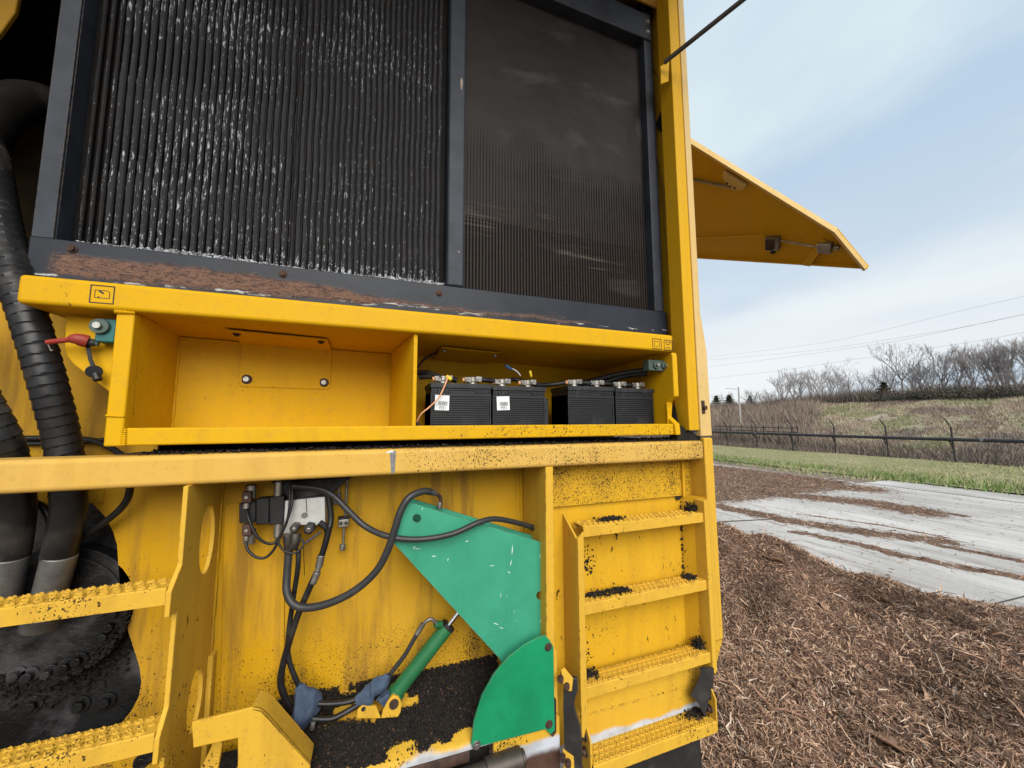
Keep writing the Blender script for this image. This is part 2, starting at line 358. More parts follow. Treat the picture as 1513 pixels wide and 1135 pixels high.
def fin2_mat():
    g = G('oil_cooler_fin_grime')
    up = g.rng(g.math('ADD', g.axis(2), g.math('MULTIPLY', g.noise(3, 5), .5, False), False), H(1.15), H(1.75))
    c = g.mix(up, g.mix(g.noise(40, 3), (.007, .005, .004), (.028, .020, .016)), g.mix(g.noise(5, 6, .6, (1, 1, 2)), (.011, .0085, .0085), (.026, .021, .021)))
    b_ = g.math('MULTIPLY', g.math('MULTIPLY', g.rng(g.noise(3.0, 3, .6, (.5, 1, 1)), .50, .62), g.math('GREATER_THAN', g.noise(4, 3, .6, (.4, 1, 26)), .60)), g.math('SUBTRACT', 1.0, up))
    c = g.mix(g.math('MULTIPLY', b_, .5), c, (.17, .145, .12))
    sm = g.math('MULTIPLY', g.rng(g.noise(2.1, 5, .65, (.8, 1, 1.6), .8), .56, .72), .35); c = g.mix(sm, c, (.085, .078, .074))
    return g.out(c, .55, 0, .18)
M['fin2'] = fin2_mat()
M['tube_dark'] = plain('soot_black_metal', (.005, .0045, .0045), (.012, .010, .009), .7, 14, .15, .12)
M['crust'] = plain('white_oxide_crust', (.55, .56, .58), (.30, .30, .32), .8, 40, .6)
def rubber_mat(name, a, b, dust=.25):
    g = G(name); n = g.noise(7, 6, .6)
    c = g.mix(g.noise(30, 4), a, b); c = g.mix(g.math('MULTIPLY', g.rng(n, .5, .78), dust), c, (.16, .14, .115))
    g.bump(g.noise(150, 3), .15, .002)
    return g.out(c, g.math('ADD', .24, g.math('MULTIPLY', n, .35)), 0, .34)
M['rubber'] = rubber_mat('black_rubber', (.006, .006, .007), (.013, .013, .014))
M['hose'] = rubber_mat('grey_black_hose', (.022, .022, .024), (.038, .038, .040), .2)
M['wrap'] = rubber_mat('black_spiral_wrap', (.006, .006, .007), (.016, .016, .018), .35)
M['belt'] = rubber_mat('black_belting', (.018, .018, .018), (.032, .030, .029), .3)
M['grease'] = (lambda g: (g.bump(g.noise(9, 6, .7), .6, .02), g.out(g.mix(g.rng(g.noise(5, 6, .65), .42, .68), (.004, .004, .0045), g.mix(g.noise(13, 4), (.040, .032, .028), (.070, .070, .078))), g.rng(g.noise(6, 5), .3, .7, .30, .75), 0, .3))[1])(G('greasy_black_steel'))
M['steel'] = metal('dull_steel', (.32, .31, .29), (.16, .15, .14), .4, .85)
M['zinc'] = metal('zinc_plated_steel', (.46, .45, .42), (.26, .24, .21), .33, .9)
M['alu'] = metal('machined_aluminium', (.62, .63, .62), (.48, .47, .44), .38, .75, 14)
M['chrome'] = metal('chromed_rod', (.75, .76, .78), (.62, .63, .66), .12, 1)
M['ferrule'] = metal('greasy_hose_ferrule', (.22, .22, .21), (.09, .085, .08), .42, .7, 10)
M['rust'] = plain('rusted_steel', (.075, .038, .025), (.028, .018, .015), .75, 25, .4)
M['shaft'] = metal('dark_oily_steel', (.035, .032, .03), (.085, .07, .06), .35, .6, 6)
M['black_plastic'] = plain('black_plastic', (.014, .014, .015), (.022, .022, .024), .45, 30)
M['battery'] = (lambda g: (g.bump(g.noise(220, 2), .1, .002), g.out(g.mix(g.math('MULTIPLY', g.rng(g.noise(11, 5), .5, .75), .5), (.012, .013, .016), (.060, .058, .056)), .45, 0, .35))[1])(G('battery_case_black'))
M['paper'] = plain('label_white', (.72, .75, .77), (.62, .66, .69), .5, 20, .05)
M['tan_chip'] = plain('bared_primer_tan', (.34, .27, .20), (.22, .17, .13), .7, 90)
M['ink'] = plain('black_ink', (.02, .02, .022), (.035, .035, .036), .6, 20, 0)
M['brown_plastic'] = plain('brown_plastic', (.075, .038, .030), (.05, .027, .022), .5, 30)
M['red'] = plain('faded_red_rubber', (.30, .035, .022), (.20, .03, .02), .5, 14)
M['teal'] = plain('teal_plastic', (.025, .16, .15), (.02, .10, .10), .45, 14)
M['moss'] = plain('grey_green_plastic', (.09, .13, .11), (.05, .075, .065), .55, 18)
M['copper'] = plain('bare_copper_lead', (.62, .27, .13), (.75, .42, .22), .4, 30, 0)
M['bluecap'] = plain('blue_connector', (.03, .11, .28), (.03, .08, .2), .45, 20, 0)
M['yellowcap'] = plain('bright_yellow_connector', (.75, .58, .03), (.7, .5, .03), .45, 20, 0)
M['rag'] = plain('blue_rag_cloth', (.058, .085, .135), (.038, .056, .095), .9, 25, .5)
M['dirt_black'] = plain('black_bark_dust', (.008, .007, .006), (.020, .016, .013), .95, 60, .6)
M['deckdirt'] = M['dirt_black']

# ------------------------------------------------------------------ terrain, seen right of the machine
def hill(x, y):
    x = np.asarray(x, float); y = np.asarray(y, float)
    crest = 3.75 - .02 * np.clip(y - 30, 0, 60) - .3 * np.clip((y - 30) / 8, 0, 1)
    t = np.clip((x - 33.5) / 18.5, 0, 1); t = t * t * (3 - 2 * t) * .35 + t * .65
    ditch = -.75 * np.exp(-((x - 30.0) / 2.6) ** 2)
    return ditch + crest * t + (fbm(x * .35, y * .35, 3) - .5) * .5 * np.clip((x - 26) / 6, 0, 1)
def grid(name, xs, ys, fz, mat, attr=None):
    X, Y = np.meshgrid(xs, ys); Z = fz(X, Y); nx, ny = len(xs), len(ys)
    v = np.stack([X.ravel(), Y.ravel(), Z.ravel()], 1); i = np.arange(nx * ny).reshape(ny, nx)
    f = np.stack([i[:-1, :-1].ravel(), i[:-1, 1:].ravel(), i[1:, 1:].ravel(), i[1:, :-1].ravel()], 1)
    o = np_mesh(name, v, f, 4, mat, smooth=True)
    if attr is not None:
        a = o.data.attributes.new('cover', 'FLOAT', 'POINT'); a.data.foreach_set('value', attr(X, Y).ravel().astype(np.float32))
    return o
def ground_mat():
    g = G('bare_brown_dirt')
    c = g.mix(g.noise(1.1, 6, .65), (.20, .15, .12), (.29, .235, .19))
    c = g.mix(g.rng(g.noise(14, 6, .7), .5, .75), c, (.10, .068, .05))
    c = g.mix(g.math('GREATER_THAN', g.noise(9, 3, .7), .70), c, (.36, .32, .26))
    g.bump(g.noise(12, 8, .7), .7, .05); return g.out(c, .95, 0, .2)
def grass_mat():
    g = G('winter_grass_ground')
    c = g.mix(g.rng(g.noise(.55, 6, .65), .38, .66), (.25, .245, .12), (.34, .29, .18))
    c = g.mix(g.rng(g.noise(9, 6, .7), .45, .7), c, (.17, .18, .075))
    g.bump(g.noise(20, 6), .6, .04); return g.out(c, .95, 0, .1)
def hill_mat():
    g = G('dormant_hill_grass')
    c = g.mix(g.rng(g.noise(.16, 6, .6), .36, .66), (.48, .40, .315), (.31, .29, .17))
    c = g.mix(g.rng(g.noise(.42, 6, .7, (1, .5, 1)), .50, .72), c, (.27, .215, .175))
    c = g.mix(g.math('MULTIPLY', g.rng(g.noise(3.5, 6, .7), .45, .75), .6), c, (.52, .45, .36))
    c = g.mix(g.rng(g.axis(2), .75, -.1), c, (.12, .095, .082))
    g.bump(g.noise(3, 8, .7), .9, .3); return g.out(c, .97, 0, .1)
def concrete_mat():
    g = G('pale_concrete_slab')
    a = g.n('ShaderNodeAttribute'); a.attribute_name = 'cover'; cov = a.outputs['Fac']
    c = g.mix(g.rng(g.noise(.8, 6, .6, (1, .35, 1)), .35, .68), (.58, .545, .51), (.40, .375, .35))
    c = g.mix(g.math('MULTIPLY', g.rng(g.noise(22, 6, .7), .5, .8), .4), c, (.22, .20, .185))
    st = g.math('MULTIPLY', g.rng(g.noise(3.0, 7, .75, (2.2, .25, 1), .3), .48, .64), .7)
    c = g.mix(st, c, (.23, .185, .155))
    k = g.math('GREATER_THAN', g.math('ADD', cov, g.math('MULTIPLY', g.math('SUBTRACT', g.noise(7, 8, .72, (1.4, .55, 1)), .5, False), 3.0, False), False), .62)
    c = g.mix(k, c, g.mix(g.noise(26, 6, .7), (.10, .058, .038), (.20, .125, .085)))
    g.bump(g.math('ADD', g.noise(45, 5), g.math('MULTIPLY', k, 2.0, False), False), .35, .02); return g.out(c, g.math('ADD', .7, g.math('MULTIPLY', k, .25)), 0, .3)
def mulch_mat(name, cols):
    g = G(name); oi = g.noise(37, 2, .6); c = g.mix(g.rng(oi, .3, .7), cols[0], cols[1]); c = g.mix(g.math('MULTIPLY', g.rng(g.noise(1.7, 4, .65), .48, .66), .62), c, (.055, .034, .024))
    return g.out(c, .9, 0, .15)
far = tag(grid('ground', np.linspace(-700, 900, 41), np.linspace(-600, 1100, 41), lambda x, y: -1.6 + 0 * x, grass_mat()), kind='structure')
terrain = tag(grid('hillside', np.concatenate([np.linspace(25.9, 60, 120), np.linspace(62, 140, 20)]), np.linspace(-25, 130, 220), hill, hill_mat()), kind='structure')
dirt = tag(grid('dirt_yard', np.concatenate([np.linspace(-90, -9, 12), np.linspace(-8, 17, 140)]), np.concatenate([np.linspace(-90, -8, 12), np.linspace(-7, 60, 230)]), lambda x, y: -.012 + .0 * x + .05 * (fbm(x * .9, y * .9, 5) - .5) * np.clip((y - 8) / 4, 0, 1), ground_mat()), kind='structure')
grass_strip = tag(grid('grass_verge', np.linspace(16.2, 26.6, 60), np.linspace(-12, 60, 200), lambda x, y: .03 + .05 * np.sin(y * .6) * .3 + .06 * (fbm(x, y, 8) - .5) - .55 * np.clip((x - 25.3) / 1.3, 0, 1) ** 2, grass_mat()), kind='structure')

# bark streaks lying on the slab, drawn as lines on the ground
STREAKS = [([(1050, 746), (1120, 760), (1178, 772), (1264, 785), (1330, 793), (1385, 799)], .42), ([(1178, 787), (1225, 796), (1276, 806), (1325, 820), (1417, 838), (1560, 862)], .20),
           ([(1385, 806), (1450, 818), (1530, 834)], .16), ([(1030, 722), (1120, 728), (1200, 735), (1290, 744), (1355, 756)], .75), ([(1040, 705), (1180, 716), (1270, 722)], 1.0), ([(1280, 740), (1330, 748), (1357, 757)], .3), ([(1180, 760), (1300, 776), (1400, 795)], .07), ([(1370, 755), (1420, 762)], .2)]
ST = [([np.array(PZ(*q))[:2] for q in pts], wd) for pts, wd in STREAKS]
def streak_cover(X, Y):
    out = np.zeros_like(X)
    for pts, wd in ST:
        for a, b in zip(pts[:-1], pts[1:]):
            d = b - a; t = np.clip(((X - a[0]) * d[0] + (Y - a[1]) * d[1]) / (d @ d), 0, 1)
            r = np.hypot(X - a[0] - t * d[0], Y - a[1] - t * d[1]); out = np.maximum(out, np.clip(1.25 - r / wd, 0, 1))
    poly = [np.array(PZ(*q))[:2] for q in ((1020, 684), (1180, 702), (1255, 713), (1240, 721), (1205, 727), (1150, 733), (1090, 740), (1020, 744))]
    sd_ = np.full(X.shape, 1e9); ins = np.zeros(X.shape, bool)
    for a, b in zip(poly, poly[1:] + poly[:1]):
        d = b - a; t = np.clip(((X - a[0]) * d[0] + (Y - a[1]) * d[1]) / (d @ d), 0, 1); sd_ = np.minimum(sd_, np.hypot(X - a[0] - t * d[0], Y - a[1] - t * d[1]))
        c_ = ((a[1] > Y) != (b[1] > Y)) & (X < (b[0] - a[0]) * (Y - a[1]) / (b[1] - a[1] + 1e-12) + a[0]); ins ^= c_
    return np.maximum(out, np.clip(np.where(ins, .75 + sd_ * .6, .75 - sd_ * 1.2), 0, 1))
slab = grid('concrete_slab', np.linspace(3.2, 14.6, 190), np.linspace(-8, 16, 300), lambda x, y: 0.004 + 0 * x, concrete_mat(), streak_cover); tag(slab, kind='structure')
slab2 = grid('concrete_apron', np.linspace(14.63, 16.0, 20), np.linspace(-8, 7.6, 120), lambda x, y: 0.008 + 0 * x, slab.data.materials[0], lambda x, y: .15 + 0 * x); tag(slab2, kind='structure')
jm = MB(); jm.box(14.595, 14.635, -8, 8.5, .003, .010); jm.build('slab_joint', plain('dark_joint_grit', (.05, .042, .036), (.09, .07, .06), .9)); tag(bpy.data.objects['slab_joint'], kind='structure')
jm = MB(); a, b = PZ(1062, 772), PZ(1140, 768); jm.cyl(a + Vector((0, 0, .003)), b + Vector((0, 0, .003)), .02, 5); a, b = PZ(1455, 897), PZ(1530, 878); jm.cyl(a, b, .012, 5)
tag(jm.build('slab_crack', bpy.data.materials['dark_joint_grit']), kind='structure')

# mulch heap: a height field with many loose shreds over it
BY = [(-6, 9.5), (0.5, 8.6), (1.6, 7.2), (2.15, 6.45), (2.7, 5.85), (3.25, 5.35), (3.9, 5.3), (5.0, 5.2), (6.5, 4.6), (8, 3.4), (9.5, 1.0)]
def mulch_h(x, y):
    x = np.asarray(x, float); y = np.asarray(y, float)
    bnd = np.interp(y, [q[0] for q in BY], [q[1] for q in BY]) + (fbm(y * 2.2, x * 0 + 3.3, 11) - .5) * .5
    e = np.clip((bnd - x) / .9, 0, 1); e = e * (2 - e)
    top = .10 + .58 * np.exp(-((x - 3.9) / 1.0) ** 2 - ((y - 3.95) / .95) ** 2) + .24 * np.exp(-((x - 4.35) / .7) ** 2 - ((y - 3.0) / .55) ** 2) + .10 * np.exp(-((x - 5.2) / .6) ** 2 - ((y - 2.5) / .5) ** 2)
    lump = (fbm(x * 1.6, y * 1.6, 21) - .47) * .36 + (fbm(x * 6, y * 6, 31) - .47) * .07
    return np.where(bnd - x > -.05, (top + lump) * e, -.03)
MULCH = [mulch_mat('bark_shred_brown', ((.265, .155, .100), (.36, .22, .15))), mulch_mat('bark_shred_dark', ((.085, .05, .037), (.16, .095, .07))),
         mulch_mat('bark_shred_tan', ((.50, .325, .215), (.64, .44, .31))), mulch_mat('bark_shred_pale', ((.58, .46, .36), (.68, .56, .45)))]
heap = tag(grid('mulch_heap', np.linspace(-1.5, 9.4, 330), np.linspace(-4, 9.3, 330), mulch_h, mulch_mat('mulch_underlayer', ((.06, .037, .028), (.19, .118, .087)))), kind='structure')
def shreds(name, xy, zf, ln, wd, tilt=.5, mats=MULCH, pm=(.48, .27, .20, .05), lift=.004):
    """Bent splinters: each a strip of two folded quads with a little thickness, lying at random on a surface."""
    n = len(xy); r = np.random.RandomState(len(xy)); az = r.uniform(0, 2 * np.pi, n); el = np.abs(r.normal(0, tilt, n)).clip(0, 1.2)
    Ln = ln * np.exp(r.normal(0, .5, n)); Wd = wd * np.exp(r.normal(0, .4, n)); z = zf(xy[:, 0], xy[:, 1])
    D = np.stack([np.cos(az) * np.cos(el), np.sin(az) * np.cos(el), np.sin(el)], 1); S = np.stack([-np.sin(az), np.cos(az), r.uniform(-.7, .7, n)], 1); S /= np.linalg.norm(S, axis=1)[:, None]
    U = np.cross(D, S); c = np.stack([xy[:, 0], xy[:, 1], z + lift + .25 * Ln * np.sin(el)], 1); bend = r.normal(0, .18, n)[:, None] * Ln[:, None]; side = r.normal(0, .16, n)[:, None] * Ln[:, None]
    h = Ln[:, None] * .5; q = Wd[:, None] * .5
    p0 = c - D * h; p1 = c + U * bend + S * side; p2 = c + D * h
    V = np.stack([p0 - S * q * .5, p0 + S * q * .5, p1 - S * q, p1 + S * q + 0 * U, p2 - S * q * .35, p2 + S * q * .35, p1 - U * q * 1.1], 1).reshape(-1, 3)
    b = (np.arange(n) * 7)[:, None, None]
    F = (np.array([[0, 1, 6], [2, 6, 4], [0, 6, 2], [1, 3, 6], [6, 3, 5], [6, 5, 4]])[None] + b).reshape(-1, 3)
    mi = np.repeat(r.choice(len(mats), n, p=pm), 6)
    return np_mesh(name, V, F, 3, mats, mi=mi)
def scatter(n, x0, x1, y0, y1, ok, rs):
    r = np.random.RandomState(rs); q = np.stack([r.uniform(x0, x1, n), r.uniform(y0, y1, n)], 1); return q[ok(q[:, 0], q[:, 1], r)]
near = scatter(900000, 1.2, 8.6, .2, 7.5, lambda x, y, r: (mulch_h(x, y) > -.02) & (r.uniform(0, 1, len(x)) < np.clip(2.1 / np.hypot(x, y), .12, 1) ** 1.25) & ((y > x * .22)) , 3)
o = shreds('mulch_shreds', near, mulch_h, .040, .0058, .42, pm=(.45, .16, .32, .07)); tag(o, 'loose brown shredded bark covering the heap beside the yellow machine', 'mulch', kind='stuff')
big = scatter(1500, 1.2, 6.4, .2, 6, lambda x, y, r: mulch_h(x, y) > -.02, 4)
o = shreds('bark_splinters', big, mulch_h, .10, .013, .35, pm=(.40, .10, .38, .12), lift=.012); tag(o, 'longer pale splinters and bark strips strewn over the mulch heap', 'splinters', kind='stuff')
edge = scatter(110000, 3.4, 14.4, 0, 14, lambda x, y, r: r.uniform(0, 1, len(x)) < .8 * np.clip(streak_cover(x, y) - .15, 0, 1) ** 1.3 + .022, 5)
o = shreds('strewn_bark', edge, lambda x, y: 0 * x + .006, .055, .009, .2, pm=(.5, .2, .27, .03)); tag(o, 'thin rows of shredded bark strewn across the pale concrete slab', 'mulch', kind='stuff')

# a few dry leaves on the heap, each its own
leaf_m = plain('dry_leaf_tan', (.33, .20, .13), (.24, .14, .09), .75, 30)
def leaf(px, py, ln, rz, z, label):
    m = MB(); n = 9; pts = []
    for i in range(n):
        t = i / (n - 1); wdt = math.sin(math.pi * t ** .8) * .32 * ln
        for s_ in (-1, 0, 1): pts.append((ln * (t - .5), s_ * wdt, .18 * ln * (abs(s_) - .3) * math.sin(math.pi * t) + .05 * ln * math.sin(6 * t)))
    m.add(pts, [(3 * i + k, 3 * i + k + 1, 3 * i + k + 4, 3 * i + k + 3) for i in range(n - 1) for k in (0, 1)])
    m.tube([(ln * .5, 0, 0), (ln * .62, .01, .01), (ln * .75, .03, .0)], .003, 5, 4)
    lo = m.build('dry_leaf', leaf_m, smooth=60); p = PZ(px, py, z); lo.location = (p.x, p.y, float(mulch_h(p.x, p.y)) + .03); lo.rotation_euler = (.25, -.3, rz)
    sol = lo.modifiers.new('thickness', 'SOLIDIFY'); sol.thickness = .0015
    tag(lo, label, 'leaf', 'dry leaves on the mulch')
leaf(1145, 833, .17, 2.3, .50, 'pale curled dry leaf high on the mulch heap near the ladder')
leaf(1217, 888, .12, .6, .30, 'small tan leaf on the mulch heap below the concrete edge')
leaf(1312, 1103, .21, 1.9, .10, 'large brown leaf at the bottom edge of the mulch')
leaf(1190, 857, .09, .2, .40, 'little light leaf flake beside the larger pale leaf on the heap')

# ------------------------------------------------------------------ the machine
ROOT = empty('grinding_machine', (0.35, 1.95, 0), 'big yellow grinding machine with open radiator bay, battery shelf and steps', 'machine')
def part(mb, name, mat, bevel=0, **k): return mb.build(name, mat, ROOT, bevel, **k)

# upper beam under the radiators
m = MB(); m.box(-1.062, 1.530, 1.60, 1.80, H(.372), H(.466)); beam = part(m, 'shelf_beam', M['shelf'], .014, seg=4)
def decal(q, px0, py0, px1, py1, kind):
    m = MB(); Y = 1.5985
    a, b, c, d = P(px0, py0, Y), P(px1, py0 + .09 * (px1 - px0), Y), P(px1, py1 + .07 * (px1 - px0), Y), P(px0, py1, Y)
    w_ = (b - a).x; h_ = a.z - d.z; x0, z0 = a.x, d.z; t = w_ * .035
    def bar(u0, v0, u1, v1): m.box(x0 + u0 * w_, x0 + u1 * w_, Y - .0006, Y + .004, z0 + v0 * h_, z0 + v1 * h_)
    def line(u0, v0, u1, v1, th=.03):
        p, q_ = Vector((x0 + u0 * w_, Y, z0 + v0 * h_)), Vector((x0 + u1 * w_, Y, z0 + v1 * h_)); dd = (q_ - p); nn = Vector((-dd.z, 0, dd.x)).normalized() * th * w_ * .5
        m.prism([p - nn, q_ - nn, q_ + nn, p + nn], (0, .003, 0))
    e = .04
    for l_ in ((0, 0, 1, e), (0, 1 - e, 1, 1), (0, e, e * .9, 1 - e), (1 - e * .9, e, 1, 1 - e)): bar(*l_)
    if kind == 0:                              # battery outline with a nozzle
        for l_ in ((.2, .3, .8, .3), (.2, .3, .2, .72), (.2, .72, .72, .72), (.72, .72, .8, .62), (.8, .62, .8, .3)): line(*l_, .02)
        line(.36, .68, .55, .56, .09)
    elif kind == 1:
        for l_ in ((.2, .25, .8, .25), (.2, .25, .2, .75), (.2, .75, .8, .75), (.8, .75, .8, .25)): line(*l_, .025)
    else:
        line(.2, .8, .38, .8, .07); line(.5, .8, .62, .8, .07); line(.68, .8, .85, .8, .07); line(.2, .8, .34, .55, .04); line(.34, .55, .66, .55, .05); line(.66, .55, .8, .8, .04)
        for u in (.25, .4, .55, .7): line(u, .24, u + .08, .24, .09)
    return m.build('warning_decal', M['ink'], ROOT)
decal(0, 134, 420, 170, 447, 0); decal(0, 964, 500, 977, 515, 1); decal(0, 981, 502, 993, 517, 2)

# battery shelf: posts, walls, floor lip, slanted back
m = MB(); m.box(-.823, -.775, 1.612, 1.66, H(-.079), H(.3725)); m.box(-.823, -.811, 1.66, 1.98, H(-.079), H(.3725)); part(m, 'shelf_post', M['shelf'], .006, seg=3)
wl = MB(); wl.prism([(-.7755, 1.6605, H(-.06)), (-.7755, 1.6605, H(.37)), (-.7755, 1.935, H(.37)), (-.7755, 1.935, H(-.06))], (-.012, 0, 0)); part(wl, 'shelf_side', M['shelf'])
BK = lambda x: 1.93 + (x + .775) * .17
m = MB(); m.prism([(-.785, BK(-.785), H(-.09)), (1.56, BK(1.56), H(-.09)), (1.56, BK(1.56), H(.365)), (-.785, BK(-.785), H(.365))], (0, .012, 0)); part(m, 'shelf_back', M['shelf'])
m = MB(); m.prism([(-.80, 1.78, H(.372)), (1.53, 1.78, H(.372)), (1.53, 2.36, H(.352)), (-.80, 1.98, H(.352))], (0, 0, .01)); part(m, 'shelf_ceiling', M['shelf'])
m = MB(); m.box(-.775, 1.522, 1.617, 1.64, H(-.078), H(-.019)); m.box(-.785, 1.525, 1.64, 2.34, H(-.078), H(-.055)); part(m, 'shelf_floor', M['lip'], .006, seg=3)
m = MB(); m.prism([(.150, 1.622, H(-.05)), (.150, 1.622, H(.3715)), (.075, 2.06, H(.36)), (.075, 2.06, H(-.05))], (.016, .003, 0)); part(m, 'shelf_divider', M['shelf'], .002)
prof = [(995, 521), (999, 527), (1001, 585), (992, 592), (989, 612), (1001, 622), (1004, 646), (993, 646)]
m = MB(); pts = [(1.525, 1.612, H(.371)), (1.525, 1.606, H(.35)), (1.525, 1.606, H(.13)), (1.525, 1.655, H(.10)), (1.525, 1.665, H(.02)), (1.525, 1.610, H(-.02)), (1.525, 1.606, H(-.079)), (1.525, 2.34, H(-.079)), (1.525, 2.34, H(.37))]
m.prism(pts, (.034, 0, 0)); part(m, 'shelf_end_plate', M['shelf'], .006, seg=3)
# bent access cover with four bolts
m = MB(); th = .005
a0, a1 = -.565, -.205
fr = [(x, BK(x) - th, z) for x, z in ((a0 + .01, H(.155)), (a1 - .012, H(.155)), (a1, H(.165)), (a1, H(.347)), (a0, H(.347)), (a0, H(.165)))]
m.prism(fr, (0, th * .9, 0)); m.prism([(a0, BK(a0) - th, H(.347)), (a1, BK(a1) - th, H(.347)), (a1, BK(a1) - .21, H(.360)), (a0, BK(a0) - .21, H(.360))], (0, 0, .005)); cover = part(m, 'access_cover', M['shelf'], .0015)
for x in (a0 + .028, a1 - .028):
    b = MB(); b.cyl((x, BK(x) - th, H(.188)), (x, BK(x) - th - .003, H(.188)), .021, 18); b.build('washer', M['rust'], cover)
    b = MB(); b.cyl((x, BK(x) - th - .003, H(.188)), (x, BK(x) - th - .012, H(.188)), .012, 6); b.build('bolt', M['zinc'], cover)
    b = MB(); b.bolt((x, BK(x) - .17, H(.357)), (0, 0, -1), .010, .008); b.build('bolt', M['rust'], cover)
m = MB(); a0, a1 = .30, .62; m.prism([(a0, BK(a0) - .03, H(.345)), (a1, BK(a1) - .03, H(.345)), (a1, BK(a1) - .3, H(.362)), (a0, BK(a0) - .3, H(.362))], (0, 0, -.006)); cov2 = part(m, 'ceiling_cover', M['shelf'], .0015)
for x in (a0 + .02, a1 - .02):
    b = MB(); b.bolt((x, BK(x) - .26, H(.352)), (0, 0, -1), .010, .008); b.build('bolt', M['zinc'], cov2)

# bracket plate left of the shelf with the jump-start studs
Y = 1.70
m = MB(); m.prism([P(97, 466, Y), P(176, 474, Y), P(170, 586, Y), P(160, 578, Y), P(108, 538, Y), P(99, 527, Y), P(95, 514, Y)], (0, .012, 0)); part(m, 'stud_bracket', M['shelf'], .003)
def stud_block(c, sx, sz, studs, mat, cap, name='terminal_block'):
    m = MB(); m.box(c.x - sx, c.x + sx, c.y - .03, c.y + .02, c.z - sz, c.z + sz); o = part(m, name, mat, .004)
    for dx, dz, r in studs:
        b = MB(); p = Vector((c.x + dx, c.y - .03, c.z + dz)); b.cyl(p, p + Vector((0, -.012, 0)), r, 16); b.build('stud_boot', cap, o, .002)
        b = MB(); p = p + Vector((0, -.012, 0)); b.cyl(p, p + Vector((0, -.012, 0)), r * .42, 10); b.build('stud', M['zinc'], o)
c = P(164, 491, 1.68); stud_block(c, .026, .040, [(-.012, .012, .026)], M['teal'], M['moss'])
c = P(965, 541, 1.70); stud_block(c, .055, .030, [(-.008, 0, .021), (.048, 0, .019)], M['moss'], M['moss'])
m = MB(); m.tube([P(70, 506, 1.66), P(85, 504, 1.655), P(104, 502, 1.65)], .0085, 10, 6); m.tube([P(102, 502, 1.65), P(112, 501, 1.65), P(122, 503, 1.655), P(130, 505, 1.66)], .02, 14, 5, rad=lambda s, k: .010 + .011 * math.sin(min(1, s / .075) * math.pi) ** .8); jc = part(m, 'red_stud_boot', M['red'], smooth=60)
b = MB(); b.cyl(P(128, 505, 1.66), P(140, 507, 1.665), .013, 12); b.build('boot_collar', M['black_plastic'], jc); b = MB(); b.cyl(P(138, 507, 1.665), P(146, 508, 1.668), .009, 10); b.build('stud', M['moss'], jc)
m = MB(); m.prism([P(126, 511, 1.665), P(133, 510, 1.665), P(136, 530, 1.665), P(143, 546, 1.668), P(136, 548, 1.668), P(130, 532, 1.665)], (0, .004, 0)); st = part(m, 'cap_strap', M['belt'], .001)
b = MB(); b.cyl(P(139, 549, 1.665), P(139, 549, 1.65), .021, 18); b.cyl(P(141, 552, 1.66), P(145, 562, 1.655), .012, 12); b.build('rubber_cap', M['rubber'], st, .002)
b = MB(); b.tube([P(70, 507, 1.66), P(72, 511, 1.655), P(75, 518, 1.655), P(78, 517, 1.655)], .0015, 6, 4); b.build('wire_tail', M['zinc'], jc)

# radiator frame
YF = 1.75
m = MB(); m.box(-1.145, 1.632, YF, YF + .09, H(.452), H(.648)); rf = part(m, 'radiator_sill', M['frame_rust'], .004)
for px, py in ((107, 368), (418, 405), (649, 433)):
    b = MB(); p = P(px, py, YF); b.bolt((p.x, YF, p.z), (0, -1, 0), .011, .010); b.build('bolt', M['rust'], rf)
m = MB(); m.box(-1.143, -1.086, YF + .003, YF + .012, H(.648), H(2.72)); m.box(-1.092, -1.084, YF + .012, YF + .10, H(.648), H(2.72)); part(m, 'radiator_post', M['frame'], .002)
m = MB(); m.box(.308, .392, YF - .006, YF + .07, H(.648), H(2.72)); cp = part(m, 'radiator_post', M['frame'], .010, seg=3)
for (px, py, a, b_) in ((682, 124, .006, .034), (678, 372, .004, .005)):
    p = P(px, py, YF - .0068); b = MB(); b.prism([(p.x + a * math.cos(t) * (1 + .2 * math.sin(3 * t)), YF - .0068, p.z + b_ * math.sin(t)) for t in [i * .52 for i in range(12)]], (0, .004, 0)); b.build('paint_chip', M['tan_chip'], cp)
m = MB(); m.box(1.545, 1.600, YF - .002, YF + .07, H(.648), H(2.72)); m.box(1.600, 1.632, YF + .02, YF + .09, H(.648), H(2.72)); part(m, 'radiator_post', M['frame'], .004)
m = MB(); m.box(.393, 1.60, YF - .012, YF + .08, H(2.42), H(2.60)); m.box(-1.14, .307, YF - .012, YF + .08, H(2.62), H(2.74)); hd = part(m, 'radiator_header', M['frame'], .006)
for z in (2.47, 2.54):
    b = MB(); b.bolt((1.57, YF - .012, H(z)), (0, -1, 0), .010, .008); b.build('bolt', M['zinc'], hd)
m = MB(); m.box(1.553, 1.562, YF + .005, YF + .03, H(.66), H(2.42)); part(m, 'foam_strip', M['steel'])
r = random.Random(17); m = MB(); q = []; s_ = []
while len(q) < 6000:                          # wood dust clinging to the sill in a wavy band that thins to a line
    x = r.uniform(-1.09, .95) if r.random() < .35 else r.uniform(-1.09, -.1); t = min(max((x + .40) / .62, 0), 1); t = t * t * (3 - 2 * t); hw = .038 + (.005 - .038) * t
    zc_ = .556 + (.534 - .556) * min(max((x + .6) / .85, 0), 1) + .012 * math.sin(x * 9) + .006 * math.sin(x * 23)
    q.append((x, YF + .0004, H(zc_ + r.gauss(0, hw * .52)))); s_.append(r.uniform(.0008, .0023))
for k in range(3): m.mat(k).lumps(q[k::3], s_[k::3], r)
